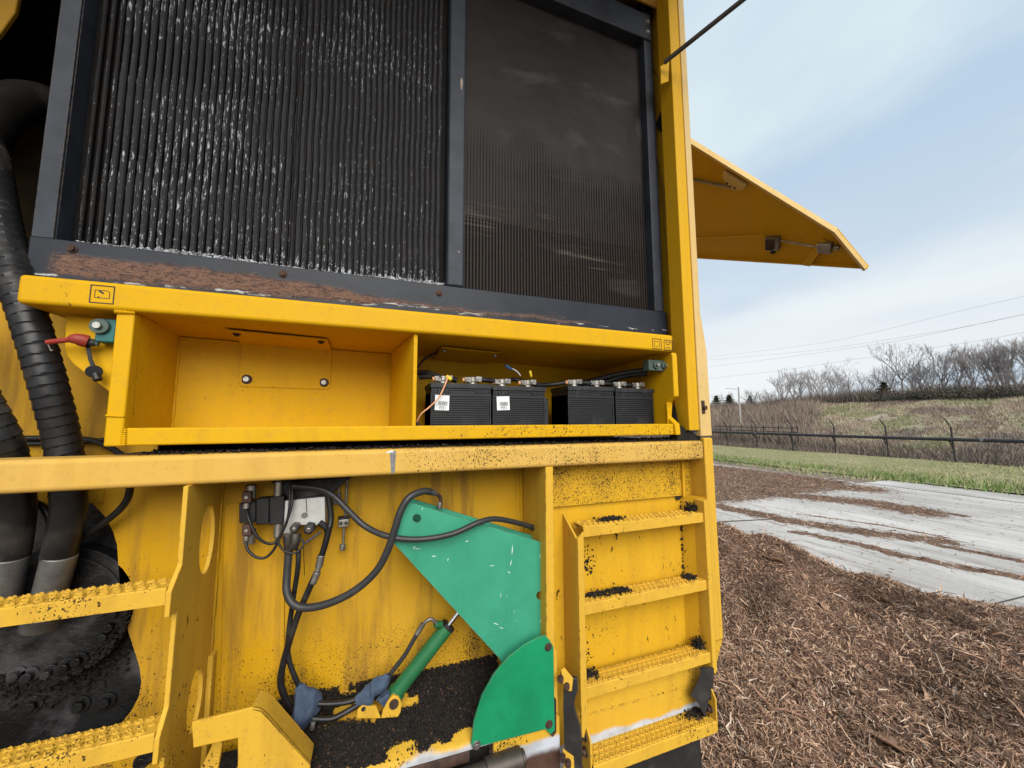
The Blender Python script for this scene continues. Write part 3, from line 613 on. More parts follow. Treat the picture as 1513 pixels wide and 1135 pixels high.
o = m.build('wood_dust', [plain('dust_red_brown', (.12, .058, .038), (.18, .10, .07), .95, 80), plain('dust_tan', (.26, .165, .12), (.32, .22, .165), .95, 80), plain('dust_dark_brown', (.06, .034, .025), (.10, .055, .04), .95, 80)], rf); o['kind'] = 'stuff'
# left core: dark backing and one fin column per tube gap
m = MB(); m.box(-1.084, .308, 1.835, 1.90, H(.648), H(2.66)); core = part(m, 'radiator_core', M['tube_dark'])
pitch = .0268; z0, z1 = H(.655), H(2.64); nz = 90
def fin_mesh():
    r = random.Random(5); m = MB(); vs = []; n = nz
    for i in range(n + 1):
        z = z0 + (z1 - z0) * i / n; d = r.uniform(-.0008, .0008); s_ = r.uniform(-.0008, .0008) + .0012 * math.sin(i * .37); sh = .0
        vs += [(-.0082 + s_, 1.826 + d, z), (s_, 1.819 + d, z), (.0082 + s_, 1.826 + d, z), (-.0082 + s_, 1.838, z)]
    fs = []
    for i in range(n):
        a = 4 * i; fs += [(a, a + 1, a + 5, a + 4), (a + 1, a + 2, a + 6, a + 5), (a + 3, a, a + 4, a + 7)]
    m.add(vs, fs); return m
fins = fin_mesh().mesh('radiator_fin', M['fin']); ft = MB(); ft.box(-.0030, .0030, 1.818, 1.836, z0, z1); tubes = ft.mesh('radiator_tube', M['tube_dark'])
nf = 51
for i in range(nf):
    for nm, me, dx in (('radiator_fin', fins, 0), ('radiator_tube', tubes, pitch / 2)):
        x = -1.066 + i * pitch + dx
        if nm == 'radiator_tube' and i == nf - 1: continue
        o = bpy.data.objects.new(nm, me); COL.objects.link(o); o.parent = core; o.location = Vector((x, (.012 if i in (0, 1, 2) and nm == 'radiator_fin' else 0), 0 if i % 3 else -.004)) - world_loc(core)
m = MB(); m.box(-.372, -.368, 1.812, 1.836, H(.655), H(2.64)); m.build('core_seam', M['tube_dark'], core)
r = random.Random(3); m = MB(); q = []; s_ = []
for i in range(3600):
    x = r.uniform(-1.03, .30); q.append((x, r.uniform(1.765, 1.822), H(.649) + r.uniform(0, .008) * (1.3 + math.sin(x * 7)))); s_.append(r.uniform(.002, .0075))
m.lumps(q, s_, r); o = m.build('oxide_crust', M['crust'], core); o['kind'] = 'stuff'
# right core
m = MB(); m.box(.392, 1.55, 1.815, 1.88, H(.648), H(2.43)); oc = part(m, 'oil_cooler', M['tube_dark'])
m = MB(); n = 66
for i in range(n):
    x = .398 + i * (1.150 / n)
    m.prism([(x, 1.815, H(.65)), (x + .0035, 1.806, H(.65)), (x + .0115, 1.806, H(.65)), (x + .0145, 1.815, H(.65))], (0, 0, 1.77))
o = m.build('cooling_fins', M['fin2'], oc); o['kind'] = 'stuff'

xs = np.linspace(.394, 1.549, 90); zs = np.linspace(H(1.05), H(2.425), 100); Xg, Zg = np.meshgrid(xs, zs); ramp = np.clip((Zg - H(1.15) - .35 * fbm(Xg * 2.5, Zg * 2.5, 41)) / .30, 0, 1)
Yg = 1.812 - .0085 * ramp + (fbm(Xg * 14, Zg * 9, 43) - .5) * .004; i_ = np.arange(9000).reshape(100, 90)
o = np_mesh('dust_mat', np.stack([Xg.ravel(), Yg.ravel(), Zg.ravel()], 1), np.stack([i_[:-1, :-1].ravel(), i_[:-1, 1:].ravel(), i_[1:, 1:].ravel(), i_[1:, :-1].ravel()], 1), 4, M['fin2'], oc, smooth=True)
# bay interior around the radiators
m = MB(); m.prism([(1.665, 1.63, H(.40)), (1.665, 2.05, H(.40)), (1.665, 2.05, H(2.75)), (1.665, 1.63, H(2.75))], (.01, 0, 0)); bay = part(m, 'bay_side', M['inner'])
for a, b_ in (((1.664, 1.70, H(1.42)), (1.664, 1.80, H(1.38))), ((1.664, 1.72, H(2.1)), (1.664, 1.80, H(2.3)))):
    q = MB(); q.cyl(a, b_, .006, 8); q.build('weld_seam', M['inner'], bay)
m = MB(); m.prism([PX(978, 195, 1.655), PX(990, 152, 1.655), PX(984, 150, 1.655), PX(971, 185, 1.655)], (-.012, 0, 0)); m.build('bay_strap', M['rubber'], bay)
m = MB(); m.prism([PX(972, 228, 1.66), PX(992, 330, 1.66), PX(994, 470, 1.66), PX(988, 410, 1.66)], (-.006, 0, 0)); m.build('gusset', M['inner'], bay, .002)
m = MB(); m.box(-3.2, 1.80, 2.55, 2.57, H(-.6), H(2.9)); m.box(-3.2, -3.18, 1.30, 2.55, H(-.1), H(2.9)); part(m, 'bay_back', M['bay_shade'])
m = MB(); m.box(-3.2, 1.74, 1.62, 2.56, H(2.78), H(2.80)); m.prism([(.40, 1.70, H(2.62)), (1.66, 1.70, H(2.62)), (1.66, 1.62, H(2.78)), (.40, 1.62, H(2.78))], (0, .01, 0)); part(m, 'bay_roof', M['bay_shade'] if False else M['inner'])
# raised front hood door, held overhead out of view, lengthened to shade the bay
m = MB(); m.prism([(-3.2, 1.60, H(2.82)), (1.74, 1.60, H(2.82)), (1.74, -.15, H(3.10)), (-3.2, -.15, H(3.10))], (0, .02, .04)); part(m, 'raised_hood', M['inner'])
# left panelling behind the hoses
m = MB(); m.box(-3.0, -.830, 1.965, 1.985, H(-.20), H(.62)); part(m, 'hose_bay_panel', M['wall'])
m = MB(); a = P(0, 60, 2.1); m.prism([P(-420, -420, 2.1), P(60, -420, 2.1), P(28, -10, 2.1), P(22, 18, 2.1), P(-2, 52, 2.1), P(-80, 90, 2.1), P(-420, 180, 2.1)], (0, .02, 0)); part(m, 'bay_bracket', M['inner'], .004)

# right corner column
def ext(poly, zlo, zhi, name, mat, bevel=.003):
    m = MB(); m.prism([(x, y, H(zlo)) for x, y in poly], (0, 0, zhi - zlo)); return part(m, name, mat, bevel)
ext([(1.612, 1.60), (1.648, 1.597), (1.648, 1.70), (1.612, 1.70)], -.055, 2.84, 'column_flange', M['post'])
ext([(1.648, 1.606), (1.690, 1.606), (1.690, 1.69), (1.648, 1.69)], -.055, 2.84, 'column_web', M['post'])
m = MB(); m.prism([(1.690, 1.598, H(-.088)), (1.690, 1.598, H(2.84)), (1.748, 1.612, H(2.84)), (1.748, 1.612, H(.62)), (1.792, 1.622, H(.40)), (1.800, 1.624, H(-.088))], (0, .035, 0)); face = part(m, 'column_face', M['post_pale'], .004)
p = P(1037, 602, 1.612)
b = MB(); b.prism([(p.x - .014, 1.598, p.z + .038), (p.x + .012, 1.600, p.z + .038), (p.x + .012, 1.600, p.z - .036), (p.x - .012, 1.598, p.z - .036)], (0, .012, 0)); b.prism([(p.x - .010, 1.586, p.z + .006), (p.x + .012, 1.588, p.z + .010), (p.x + .022, 1.59, p.z - .004), (p.x + .010, 1.588, p.z - .016), (p.x - .006, 1.586, p.z - .012)], (0, .012, 0)); b.build('latch', M['rust'], face, .003)
m = MB(); m.prism([P(1003, 628, 1.63), P(1016, 634, 1.63), P(1036, 647, 1.63), P(1040, 668, 1.61), P(1032, 655, 1.62), P(1000, 656, 1.63), P(998, 600, 1.66)], (0, .05, 0)); part(m, 'torn_seal', M['dirt_black'])
ext([(1.655, 1.70), (1.80, 1.66), (1.82, 3.6), (1.80, 3.6)], .0, 2.84, 'right_side', M['post'])
m = MB(); m.cyl(P(981, 93, 1.56), P(1100, -2, 1.22), .0125, 12); pz = P(1100, -2, 1.22); d_ = (pz - P(981, 93, 1.56)).normalized(); m.cyl(pz, pz + d_ * .5, .0125, 12); gs = part(m, 'hood_prop', M['shaft'], smooth=40)
b = MB(); b.prism([P(976, 98, 1.597), P(989, 90, 1.597), P(988, 120, 1.597), P(977, 124, 1.597)], (0, .012, 0)); b.build('prop_bracket', M['post'], gs, .002)

# lifted side door seen from beneath
A, C_, D_ = P(1023, 208, 2.05), P(1283, 395, 1.55), P(1031, 380, 2.75)
nrm = (C_ - A).cross(D_ - A).normalized()
if nrm.z > 0: nrm = -nrm                      # faces down, to the viewer
def PD(px, py, lift=0.0):
    d = Vector(ray(px, py)); e = Vector((0, 0, EYE)); return e + d * ((A - e).dot(nrm) / d.dot(nrm)) + nrm * lift
m = MB(); out = [PD(980, 181), PD(1023, 208), PD(1237, 339), PD(1283, 395), PD(1031, 380), PD(960, 374)]; m.prism(out, nrm * -.012); door = part(m, 'side_door', M['inner'] if False else M['post'], .002)
def lip(a, b, wd, hgt, mat='post_pale', nm='door_lip'):
    a, b = PD(*a), PD(*b); t = (b - a).normalized(); s_ = nrm.cross(t); mm = (PD(1120, 350) - a); s_ = s_ if s_.dot(mm) > 0 else -s_
    q = MB(); q.obox((a + b) / 2 + s_ * wd * .5 + nrm * (hgt * .5 - .012), (b - a) / 2, s_ * wd * .5, nrm * (hgt * .5)); return q.build(nm, M[mat], door, .003)
lip((985, 184), (1237, 339), .02, .045); lip((1237, 339), (1283, 395), .02, .045); lip((1283, 395), (965, 376), .012, .035, 'post')
def dbar(a, b, r, mat, nm): q = MB(); q.cyl(PD(*a, .02), PD(*b, .02), r, 10); return q.build(nm, M[mat], door, smooth=40)
dbar((1010, 351), (1132, 346), .010, 'post', 'stiffener'); dbar((1155, 353), (1213, 363), .007, 'zinc', 'latch_rod'); dbar((1000, 258), (1085, 275), .011, 'steel', 'door_prop')
q = MB(); q.prism([PD(1186, 389, .004), PD(1199, 391, .004), PD(1225, 356, .004), PD(1214, 352, .004)], nrm * .02); q.build('door_brace', M['post'], door, .002)
q = MB(); q.prism([PD(1073, 249, .006), PD(1107, 270, .006), PD(1100, 277, .006), PD(1088, 277, .006), PD(1072, 260, .006)], nrm * .035); o = q.build('prop_bracket', M['post_pale'], door, .003)
for px, py in ((1079, 266), (1084, 270), (1090, 273)): q = MB(); q.cyl(PD(px, py, .0405), PD(px, py, .044), .008, 10); q.build('bracket_hole', M['ink'], o)
q = MB(); c = PD(1144, 357); u = (PD(1156, 357) - c); v = (PD(1144, 369) - c); q.obox(c + nrm * .02, u * .85, v * .75, nrm * .02); o = q.build('door_latch', M['steel'], door, .004)
q = MB(); q.obox(c + nrm * .043 - u * .2, u * .5, v * .55, nrm * .012); q.cyl(c + v * .7 + nrm * .02, c + v * 1.2 + nrm * .02, .02, 10); q.build('latch_pawl', M['rust'], o, .003)
q = MB(); c = PD(1222, 362); u = (PD(1232, 363) - c); v = (PD(1222, 369) - c); q.obox(c + nrm * .025, u, v, nrm * .022); q.cyl(c + u * 1.2 + nrm * .02, c + u * 2 + nrm * .02, .02, 10); q.build('door_latch', M['zinc'], door, .005)

# weld beads: rippled fillets where plates meet
def bead(pts, r=.0055, mat='shelf'):
    m = MB(); m.tube(pts, r, 7, 10 if len(pts) > 2 else 60, rad=lambda s_, k: r * (.85 + .22 * math.sin(s_ * 900) + .18 * math.sin(s_ * 61 + 1))); return part(m, 'weld_bead', M[mat], smooth=60)
bead([(-.773, 1.66, H(-.05)), (-.773, 1.925, H(-.05))]); bead([(-.773, BK(-.773) - .002, H(-.05)), (-.773, BK(-.773) - .002, H(.34))]); bead([(-.77, BK(-.77) - .004, H(.350)), (.09, BK(.09) - .004, H(.350))])
bead([(.079, BK(.08) - .004, H(-.05)), (.079, BK(.08) - .004, H(.34))]); bead([(-.825, 1.611, H(.3695)), (-.773, 1.611, H(.3695))], .0075); bead([(-.822, 1.611, H(.022)), (-.776, 1.611, H(.018))], .004); bead([(-.772, 1.616, H(-.076)), (-.772, 1.616, H(-.020))], .006)
bead([(1.523, 1.66, H(-.05)), (1.523, 1.66, H(.10))], .005); bead([(.145, 1.66, H(-.052)), (.10, 1.9, H(-.052))], .005)

# walkway deck edge
m = MB(); m.box(-3.0, 1.708, 1.598, 1.72, H(-.214), H(-.112)); dk = part(m, 'deck_edge', M['deck'], .016, seg=4)
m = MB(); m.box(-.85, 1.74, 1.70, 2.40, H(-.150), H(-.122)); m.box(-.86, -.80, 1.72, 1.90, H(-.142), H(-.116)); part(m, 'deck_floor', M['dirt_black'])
b = MB(); p = P(580, 683, 1.5975); b.prism([(p.x - .012, 1.5974, p.z + .045), (p.x + .012, 1.5974, p.z + .045), (p.x + .010, 1.5974, p.z - .04), (p.x - .004, 1.5974, p.z - .045)], (0, .002, 0)); b.build('scuff_mark', plain('grey_scuff', (.11, .11, .115), (.2, .2, .2), .6, 60), dk)
b = MB(); b.prism([(p.x - .030, 1.5972, p.z + .036), (p.x - .004, 1.5972, p.z + .048), (p.x + .004, 1.5972, p.z + .040)], (0, .002, 0)); b.build('paint_chip', M['paper'], dk)
# lower right column
ext([(1.716, 1.60), (1.782, 1.605), (1.790, 1.75), (1.716, 1.75)], -1.16, -.098, 'lower_column', M['plate'], .008)
m = MB(); m.prism([(1.735, 1.612, H(-1.16)), (1.786, 1.612, H(-1.16)), (1.735, 1.622, H(-1.30))], (0, .05, 0)); part(m, 'column_foot', M['plate'], .004)

# middle wall and the opening at left
op = [(-40, 728), (112, 728), (135, 742), (155, 763), (167, 785), (173, 805), (176, 850), (180, 885), (190, 935), (206, 985), (209, 1008), (205, 1030), (193, 1052), (178, 1070), (60, 1120), (-40, 1140)]
YW = 1.90
def arc_round(pts): return pts
edge_pts = [P(px, py, YW) for px, py in op]
m = MB(); poly = [P(-40, 690, YW), P(345, 690, YW), P(345, 1200, YW), P(-40, 1290, YW)] + [P(-40, 1141, YW)] + edge_pts[::-1][1:]
poly = [P(345, 694, YW), P(345, 1210, YW), P(150, 1240, YW)] + [edge_pts[i] for i in range(len(edge_pts) - 2, 0, -1)] + [P(100, 700, YW)]
m.prism(poly, (0, .010, 0)); part(m, 'left_wall', M['wall'])
m = MB(); m.box(-3.0, -.95, 1.895, 1.905, H(-.30), H(-.18)); part(m, 'left_wall_top', M['wall'])
m = MB(); m.box(-.60, .80, YW - .004, YW + .012, H(-1.30), H(-.13)); part(m, 'middle_wall', M['wall'])
m = MB(); m.prism([P(331, 752, 1.888), P(333, 747, 1.888), P(338, 744, 1.888), P(420, 740, 1.888), P(420, 1080, 1.888), P(324, 1080, 1.888)], (0, .006, 0)); part(m, 'doubler_plate', M['wall'], .003)

# greasy gearbox behind the opening
m = MB(); m.box(-3.0, -.62, 1.96, 2.06, H(-1.7), H(-.2)); gb = part(m, 'gearbox', M['grease'])
c = P(92, 900, 1.95)
q = MB(); q.cyl((c.x, 1.962, c.z), (c.x, 1.90, c.z), .235, 40); q.cyl((c.x, 1.90, c.z), (c.x, 1.89, c.z), .205, 40); q.build('bearing_flange', M['grease'], gb, .004)
for i in range(14):
    if i in (3, 9): continue
    a = -math.pi * (.02 + i / 13 * .96) + random.uniform(-.05, .05); x, z = c.x + .185 * math.cos(a), c.z + .185 * math.sin(a)
    q = MB(); q.cyl((x, 1.889, z), (x, 1.880, z), .026, 18); q.cyl((x, 1.880, z), (x, 1.862, z), .015, 12 if i % 3 else 6); q.build('flange_bolt', M['grease'], gb, .002)
for px, py in ((131, 845), (164, 912), (142, 952), (97, 985), (57, 1000), (50, 1040), (120, 1040), (20, 960), (158, 1035)):
    p = P(px, py, 1.96); q = MB(); q.cyl((p.x, 1.962, p.z), (p.x, 1.952, p.z), .030, 18); q.cyl((p.x, 1.952, p.z), (p.x, 1.935, p.z), .018, 6); q.build('plate_bolt', M['grease'], gb, .002)
r = random.Random(33); gl = MB(); q_ = []; z_ = []
for i in range(1600):
    a = r.uniform(-3.2, .1); rr = .195 + abs(r.gauss(0, .06)); q_.append((c.x + rr * math.cos(a), (1.885 if rr < .23 else 1.952) + r.uniform(-.006, .006), c.z + rr * math.sin(a))); z_.append(r.uniform(.003, .012))
gl.lumps(q_, z_, r); o = gl.build('grease_dirt', M['dirt_black'], gb); o['kind'] = 'stuff'
q = MB(); q.box(-3, -.6, 1.80, 2.0, H(-1.95), H(-1.62)); q.build('lower_housing', M['grease'], gb, .01)
for px, py in ((207, 1127), (219, 1115), (243, 1118)):
    p = P(px, py, 1.78); q = MB(); q.cyl(p, p + Vector((.02, .12, -.03)), .024, 14); q.cyl(p + Vector((0, -.004, 0)), p + Vector((.0, .01, 0)), .015, 12); q.build('hose_fitting', M['grease'], gb, .003)

# the three big hydraulic hoses
def saw(s, k, p=.034): f = (s / p - k) % 1.0; return .0445 * (1 + .085 * f)
def hose(path, r, nm='hydraulic_hose', mat='rubber', n=18, sm=10): m = MB(); m.tube(path, r, n, sm); return part(m, nm, M[mat], smooth=50)
h1 = hose([P(100, 715, 1.78), P(102, 745, 1.79), P(98, 775, 1.80), P(87, 822, 1.82)], .0455)
m = MB(); m.tube([P(-25, 195, 1.99), P(-12, 235, 1.91), P(-2, 300, 1.82), P(20, 400, 1.745), P(46, 480, 1.71), P(72, 570, 1.72), P(92, 650, 1.76), P(101, 712, 1.78), P(102, 730, 1.785)], .053, 24, 46, rad=saw); m.build('spiral_wrap', M['wrap'], h1, smooth=25)
m = MB(); m.cyl(P(89, 820, 1.815), P(71, 888, 1.835), .0445, 24, .0430); m.cyl(P(71, 888, 1.835), P(66, 905, 1.84), .038, 24); m.cyl(P(66, 905, 1.84), P(60, 925, 1.85), .050, 24); m.build('ferrule', M['ferrule'], h1, .003)
h2 = hose([P(22, 715, 1.78), P(24, 745, 1.79), P(22, 780, 1.80), P(15, 826, 1.82)], .0455)
m = MB(); m.tube([P(-330, 420, 2.3), P(-240, 400, 2.05), P(-130, 450, 1.78), P(-60, 540, 1.70), P(-25, 600, 1.70), P(2, 650, 1.72), P(18, 700, 1.77), P(22, 730, 1.78)], .053, 24, 40, rad=saw); m.build('spiral_wrap', M['wrap'], h2, smooth=25)
m = MB(); m.cyl(P(16, 822, 1.815), P(4, 882, 1.835), .0445, 24, .0430); m.cyl(P(4, 882, 1.835), P(0, 905, 1.84), .038, 24); m.build('ferrule', M['ferrule'], h2, .003)
m = MB(); m.tube([P(-260, 330, 2.56), P(-180, 330, 2.25), P(-90, 275, 2.0), P(-22, 190, 2.0), P(10, 160, 2.05), P(45, 150, 2.1), P(82, 162, 2.15), P(110, 200, 2.25)], .075, 20, 10); part(m, 'air_duct', M['tube_dark'], smooth=50)
hose([P(20, 648, 1.955), P(75, 648, 1.955), P(130, 650, 1.95), P(160, 660, 1.93), P(185, 676, 1.90), P(205, 690, 1.86)], .011, 'thin_hose', n=10)
hose([P(10, 656, 1.95), P(90, 655, 1.95), P(150, 650, 1.95), P(230, 640, 1.99)], .008, 'thin_hose', n=10)
hose([P(193, 718, 1.80), P(188, 738, 1.81), P(175, 755, 1.82), P(150, 775, 1.83), P(118, 796, 1.85), P(95, 812, 1.87)], .0115, 'thin_hose', n=10)
hose([P(48, 742, 1.86), P(66, 752, 1.86), P(76, 780, 1.86), P(72, 830, 1.87), P(55, 880, 1.89)], .012, 'thin_hose', n=10)
m = MB(); m.box(-.735, -.70, 1.83, 1.86, H(-.245), H(-.205)); part(m, 'hose_clip', M['rubber'], .004)

# ------------------------------------------------------------------ ladders (tread pattern is real relief)
def tread_mesh(x0, x1, y0, y1, z, hgt, name, mat, rows=3, lean=0):
    """Folded channel step: plain nose, top plate with rows of raised pierced bosses."""
    m = MB(); t = .004
    m.prism([(x0, y0, z - hgt), (x0, y0, z - .004), (x0, y0 + .004, z), (x0, y1, z), (x0, y1, z - hgt * .6), (x0, y1 - t, z - hgt * .6), (x0, y1 - t, z - t), (x0, y0 + t, z - t), (x0, y0 + t, z - hgt)], (x1 - x0, 0, 0))
    pit = .029; nx = int((x1 - x0 - .02) / pit)
    for j in range(rows):
        yy = y0 + .016 + (y1 - y0 - .03) * j / max(rows - 1, 1)
        for i in range(nx):
            xx = x0 + .02 + pit * (i + .5 * (j % 2)); big = (j % 2 == 0); ro, ri, hh = (.0115, .0062, .0060) if big else (.0095, .0045, .0045)
            k = 8; vs = []
            for rr, hz_ in ((ro, .0003), (ri * 1.35, hh), (ri, hh), (ri * .9, .001)):
                for a in range(k):
                    th = 2 * math.pi * a / k; vs.append((xx + rr * math.cos(th), yy + rr * .85 * math.sin(th), z + hz_ * (1 + .25 * math.cos(th * 4))))
            m.mat(0); m.add(vs, [(q * k + a, q * k + (a + 1) % k, (q + 1) * k + (a + 1) % k, (q + 1) * k + a) for q in range(3) for a in range(k)])
            m.mat(1); m.add(vs[3 * k:], [tuple(range(k))]); m.mat(0)
    return m.mesh(name, mat, 35)
def inst(name, me, parent, dz=0, dx=0, dy=0):
    o = bpy.data.objects.new(name, me); COL.objects.link(o); o.parent = parent; o.location = Vector((dx, dy, dz)) - world_loc(parent); return o
LM = [M['ladder'], M['ink']]
# left ladder
XS = -.575
lad = MB()
front = [(1.575, -.213), (1.575, -.465), (1.515, -.525), (1.515, -.600), (1.565, -.603), (1.560, -.885), (1.515, -.945), (1.515, -1.015), (1.560, -1.018), (1.560, -1.75)]
def circ_yz(c, r1, r2, n=24): return [(XS, c[0] + r1 * math.cos(2 * math.pi * i / n), c[1] + r2 * math.sin(2 * math.pi * i / n)) for i in range(n)]
h1c = PX(316, 790, XS); h2c = PX(303, 1012, XS)
hole1 = circ_yz((1.770, h1c.z * 1.0), .066, .125); hole2 = circ_yz((1.765, h2c.z), .062, .105)
lad.prism([(XS, y, H(z)) for y, z in front] + [(XS, 1.90, H(-1.75)), (XS, 1.90, H(-.213))], (-.014, 0, 0), [hole1, hole2])
ladL = lad.build('left_ladder', M['ladder'], ROOT, .002)
q = MB(); q.box(-.574, -.556, 1.852, 1.887, H(-1.30), H(-.90)); q.build('stile_rib', M['ladder'], ladL, .002)
tm = tread_mesh(-1.75, -.589, 1.515, 1.60, H(-.512), .050, 'step', LM, 3)
inst('step', tm, ladL); inst('step', tm, ladL, -.416)
# foot bracket below
Y = 1.555
m = MB(); m.prism([P(283, 1068, Y), P(372, 1046, Y), P(386, 1049, Y), P(396, 1058, Y), P(458, 1129, Y), P(458, 1230, Y), P(351, 1230, Y), P(351, 1091, Y), P(285, 1106, Y)], (0, .012, 0)); m.prism([P(372, 1046, Y), P(386, 1049, Y), P(396, 1058, Y), P(458, 1129, Y), P(458, 1134, Y), P(394, 1063, Y), P(384, 1053, Y), P(372, 1050, Y)], (0, .09, 0)); part(m, 'foot_bracket', M['plate'], .003)
m = MB(); m.prism([P(316, 1096, 1.64), P(330, 1092, 1.64), P(318, 1160, 1.64), P(285, 1160, 1.64)], (0, .02, 0)); part(m, 'bracket_web', M['plate'], .003)
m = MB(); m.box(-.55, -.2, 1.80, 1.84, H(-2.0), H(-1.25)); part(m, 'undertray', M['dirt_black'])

bead([(-.574, 1.887, H(-.22)), (-.574, 1.887, H(-1.2))], .006, 'wall'); bead([(.741, 1.893, H(-.22)), (.741, 1.893, H(-1.15))], .006, 'wall')
# divider and recess for the right ladder
def strip(name, pts, thick, mat, bevel=.002, off=(0, 1, 0)): m = MB(); m.prism(pts, Vector(off) * thick); return part(m, name, mat, bevel)
m = MB(); m.prism([(.752, 1.604, H(-.213)), (.790, 1.604, H(-.213)), (.786, 1.604, H(-1.0)), (.797, 1.604, H(-1.03)), (.797, 1.604, H(-1.43)), (.742, 1.604, H(-1.43))], (0, .008, 0)); m.prism([(.752, 1.612, H(-.213)), (.742, 1.612, H(-1.43)), (.742, 1.88, H(-1.43)), (.752, 1.88, H(-.213))], (.010, 0, 0)); part(m, 'divider', M['plate'], .002)
m = MB(); m.box(.79, 1.716, 1.715, 1.725, H(-.424), H(-.15)); part(m, 'recess_top', M['recess'])
m = MB(); m.box(.79, 1.716, 1.735, 1.745, H(-1.36), H(-.418)); rl = part(m, 'recess_panel', M['recess_low'])
m = MB(); m.prism([(1.648, 1.70, H(-.15)), (1.648, 1.715, H(-.15)), (1.648, 1.715, H(-.43)), (1.648, 1.70, H(-.43))], (.01, 0, 0)); m.prism([(1.650, 1.735, H(-.42)), (1.705, 1.615, H(-.42)), (1.705, 1.615, H(-1.28)), (1.650, 1.735, H(-1.28))], (.012, .004, 0)); part(m, 'recess_side', M['recess_low'])
p = P(1000, 734, 1.735); b = MB(); b.cyl((p.x, 1.735, p.z), (p.x, 1.733, p.z), .024, 18); b.build('washer', M['plate'], rl); b = MB(); b.cyl((p.x, 1.733, p.z), (p.x, 1.72, p.z), .017, 12); b.build('bolt', M['rubber'], rl, .003)
# right ladder
XL0, XL1 = .902, .941
lad = MB()
lad.prism([(XL0, 1.585, H(-.545)), (XL1, 1.598, H(-.52)), (XL1, 1.598, H(-1.345)), (XL0 + .012, 1.585, H(-1.395)), (XL0, 1.585, H(-1.39))], (0, .012, 0))
lad.prism([(XL0, 1.597, H(-.55)), (XL0, 1.79, H(-.425)), (XL0, 1.79, H(-1.25)), (XL0, 1.597, H(-1.30))], (.010, 0, 0))
ladR = lad.build('right_ladder', M['ladder'], ROOT, .002)
q = MB(); q.prism([(1.682, 1.592, H(-.435)), (1.700, 1.592, H(-.425)), (1.712, 1.592, H(-.435)), (1.712, 1.592, H(-1.29)), (1.698, 1.592, H(-1.31)), (1.682, 1.592, H(-1.29))], (0, .10, 0)); q.build('stile', M['ladder'], ladR, .003)
tm = tread_mesh(XL1 + .002, 1.681, 1.603, 1.695, H(-.498), .048, 'step', LM, 3)
inst('step', tm, ladR); inst('step', tm, ladR, -.347); inst('step', tm, ladR, -.707)
# hanging bottom step on two belts
ZB = -1.500
tm = tread_mesh(.945, 1.655, 1.560, 1.690, H(ZB), .050, 'bottom_step', LM, 5)
bs = inst('bottom_step', tm, ROOT)
def end_plate(x, flip):
    q = MB(); q.prism([(x, 1.562, H(ZB - .05)), (x, 1.562, H(ZB + .10)), (x, 1.585, H(ZB + .135)), (x, 1.63, H(ZB + .15)), (x, 1.64, H(ZB - .05))], (.008, 0, 0)); o = q.build('end_plate', M['ladder'], bs, .003)
    for z, y in ((.035, 1.60), (.095, 1.605)):
        b = MB(); b.bolt((x, y, H(ZB + z)), (-1, 0, 0), .014, .016); b.build('bolt', M['rust'], o, .002)
    return o
end_plate(.930, 0); end_plate(1.657, 1)
def belt(pts, dx, label=None):
    m = MB(); p = spline(pts, 6); n = len(p); vs = []
    for i, c in enumerate(p):
        for sx_, sy_ in ((-1, -1), (1, -1), (1, 1), (-1, 1)): vs.append(c + Vector((sx_ * dx, sy_ * .038 * (1 + .0 * i), 0)))
    m.add(vs, [(4 * i + a, 4 * i + (a + 1) % 4, 4 * i + 4 + (a + 1) % 4, 4 * i + 4 + a) for i in range(n - 1) for a in range(4)] + [(0, 1, 2, 3), (4 * n - 1, 4 * n - 2, 4 * n - 3, 4 * n - 4)])
    return part(m, 'hanger_belt', M['belt'], .002, label=label)
def belt_face(pts_l, pts_r, Y, thick=.012):
    m = MB(); a, b = spline(pts_l, 5), spline(pts_r, 5); n = len(a); vs = []
    for i in range(n): vs += [a[i], b[i], b[i] + Vector((0.012, thick, 0)), a[i] + Vector((.012, thick, 0))]
    m.add(vs, [(4 * i + k, 4 * i + (k + 1) % 4, 4 * i + 4 + (k + 1) % 4, 4 * i + 4 + k) for i in range(n - 1) for k in range(4)] + [(0, 1, 2, 3), (4 * n - 1, 4 * n - 2, 4 * n - 3, 4 * n - 4)])
    return part(m, 'hanger_belt', M['belt'], .002)
bl = belt_face([P(833, 1000, 1.585), P(832, 1040, 1.582), P(833, 1075, 1.578), P(834, 1105, 1.574), P(840, 1150, 1.57)], [P(852, 1003, 1.560), P(853, 1020, 1.556), P(848, 1045, 1.552), P(858, 1085, 1.546), P(859, 1150, 1.54)], 0)
m = MB(); m.prism([P(829, 991, 1.575), P(834, 987, 1.575), P(847, 1003, 1.555), P(845, 1022, 1.555), P(838, 1021, 1.56), P(831, 1008, 1.57)], (.002, .008, 0)); bp = part(m, 'belt_clamp', M['ladder'], .002)
for px, py in ((830, 1003), (839, 1013)): b = MB(); q_ = P(px, py, 1.562); b.cyl(q_ + Vector((0, .01, 0)), q_ + Vector((-.012, -.012, 0)), .013, 12); b.build('bolt', M['rust'], bp, .003)
m = MB(); m.prism([P(832, 1107, 1.56), P(838, 1112, 1.56), P(848, 1119, 1.545), P(850, 1170, 1.545), P(834, 1170, 1.56)], (.002, .008, 0)); bp = part(m, 'belt_clamp', M['ladder'], .002)
for px, py in ((833, 1119), (841, 1127)): b = MB(); q_ = P(px, py, 1.55); b.cyl(q_ + Vector((0, .01, 0)), q_ + Vector((-.012, -.012, 0)), .013, 12); b.build('bolt', M['rust'], bp, .003)
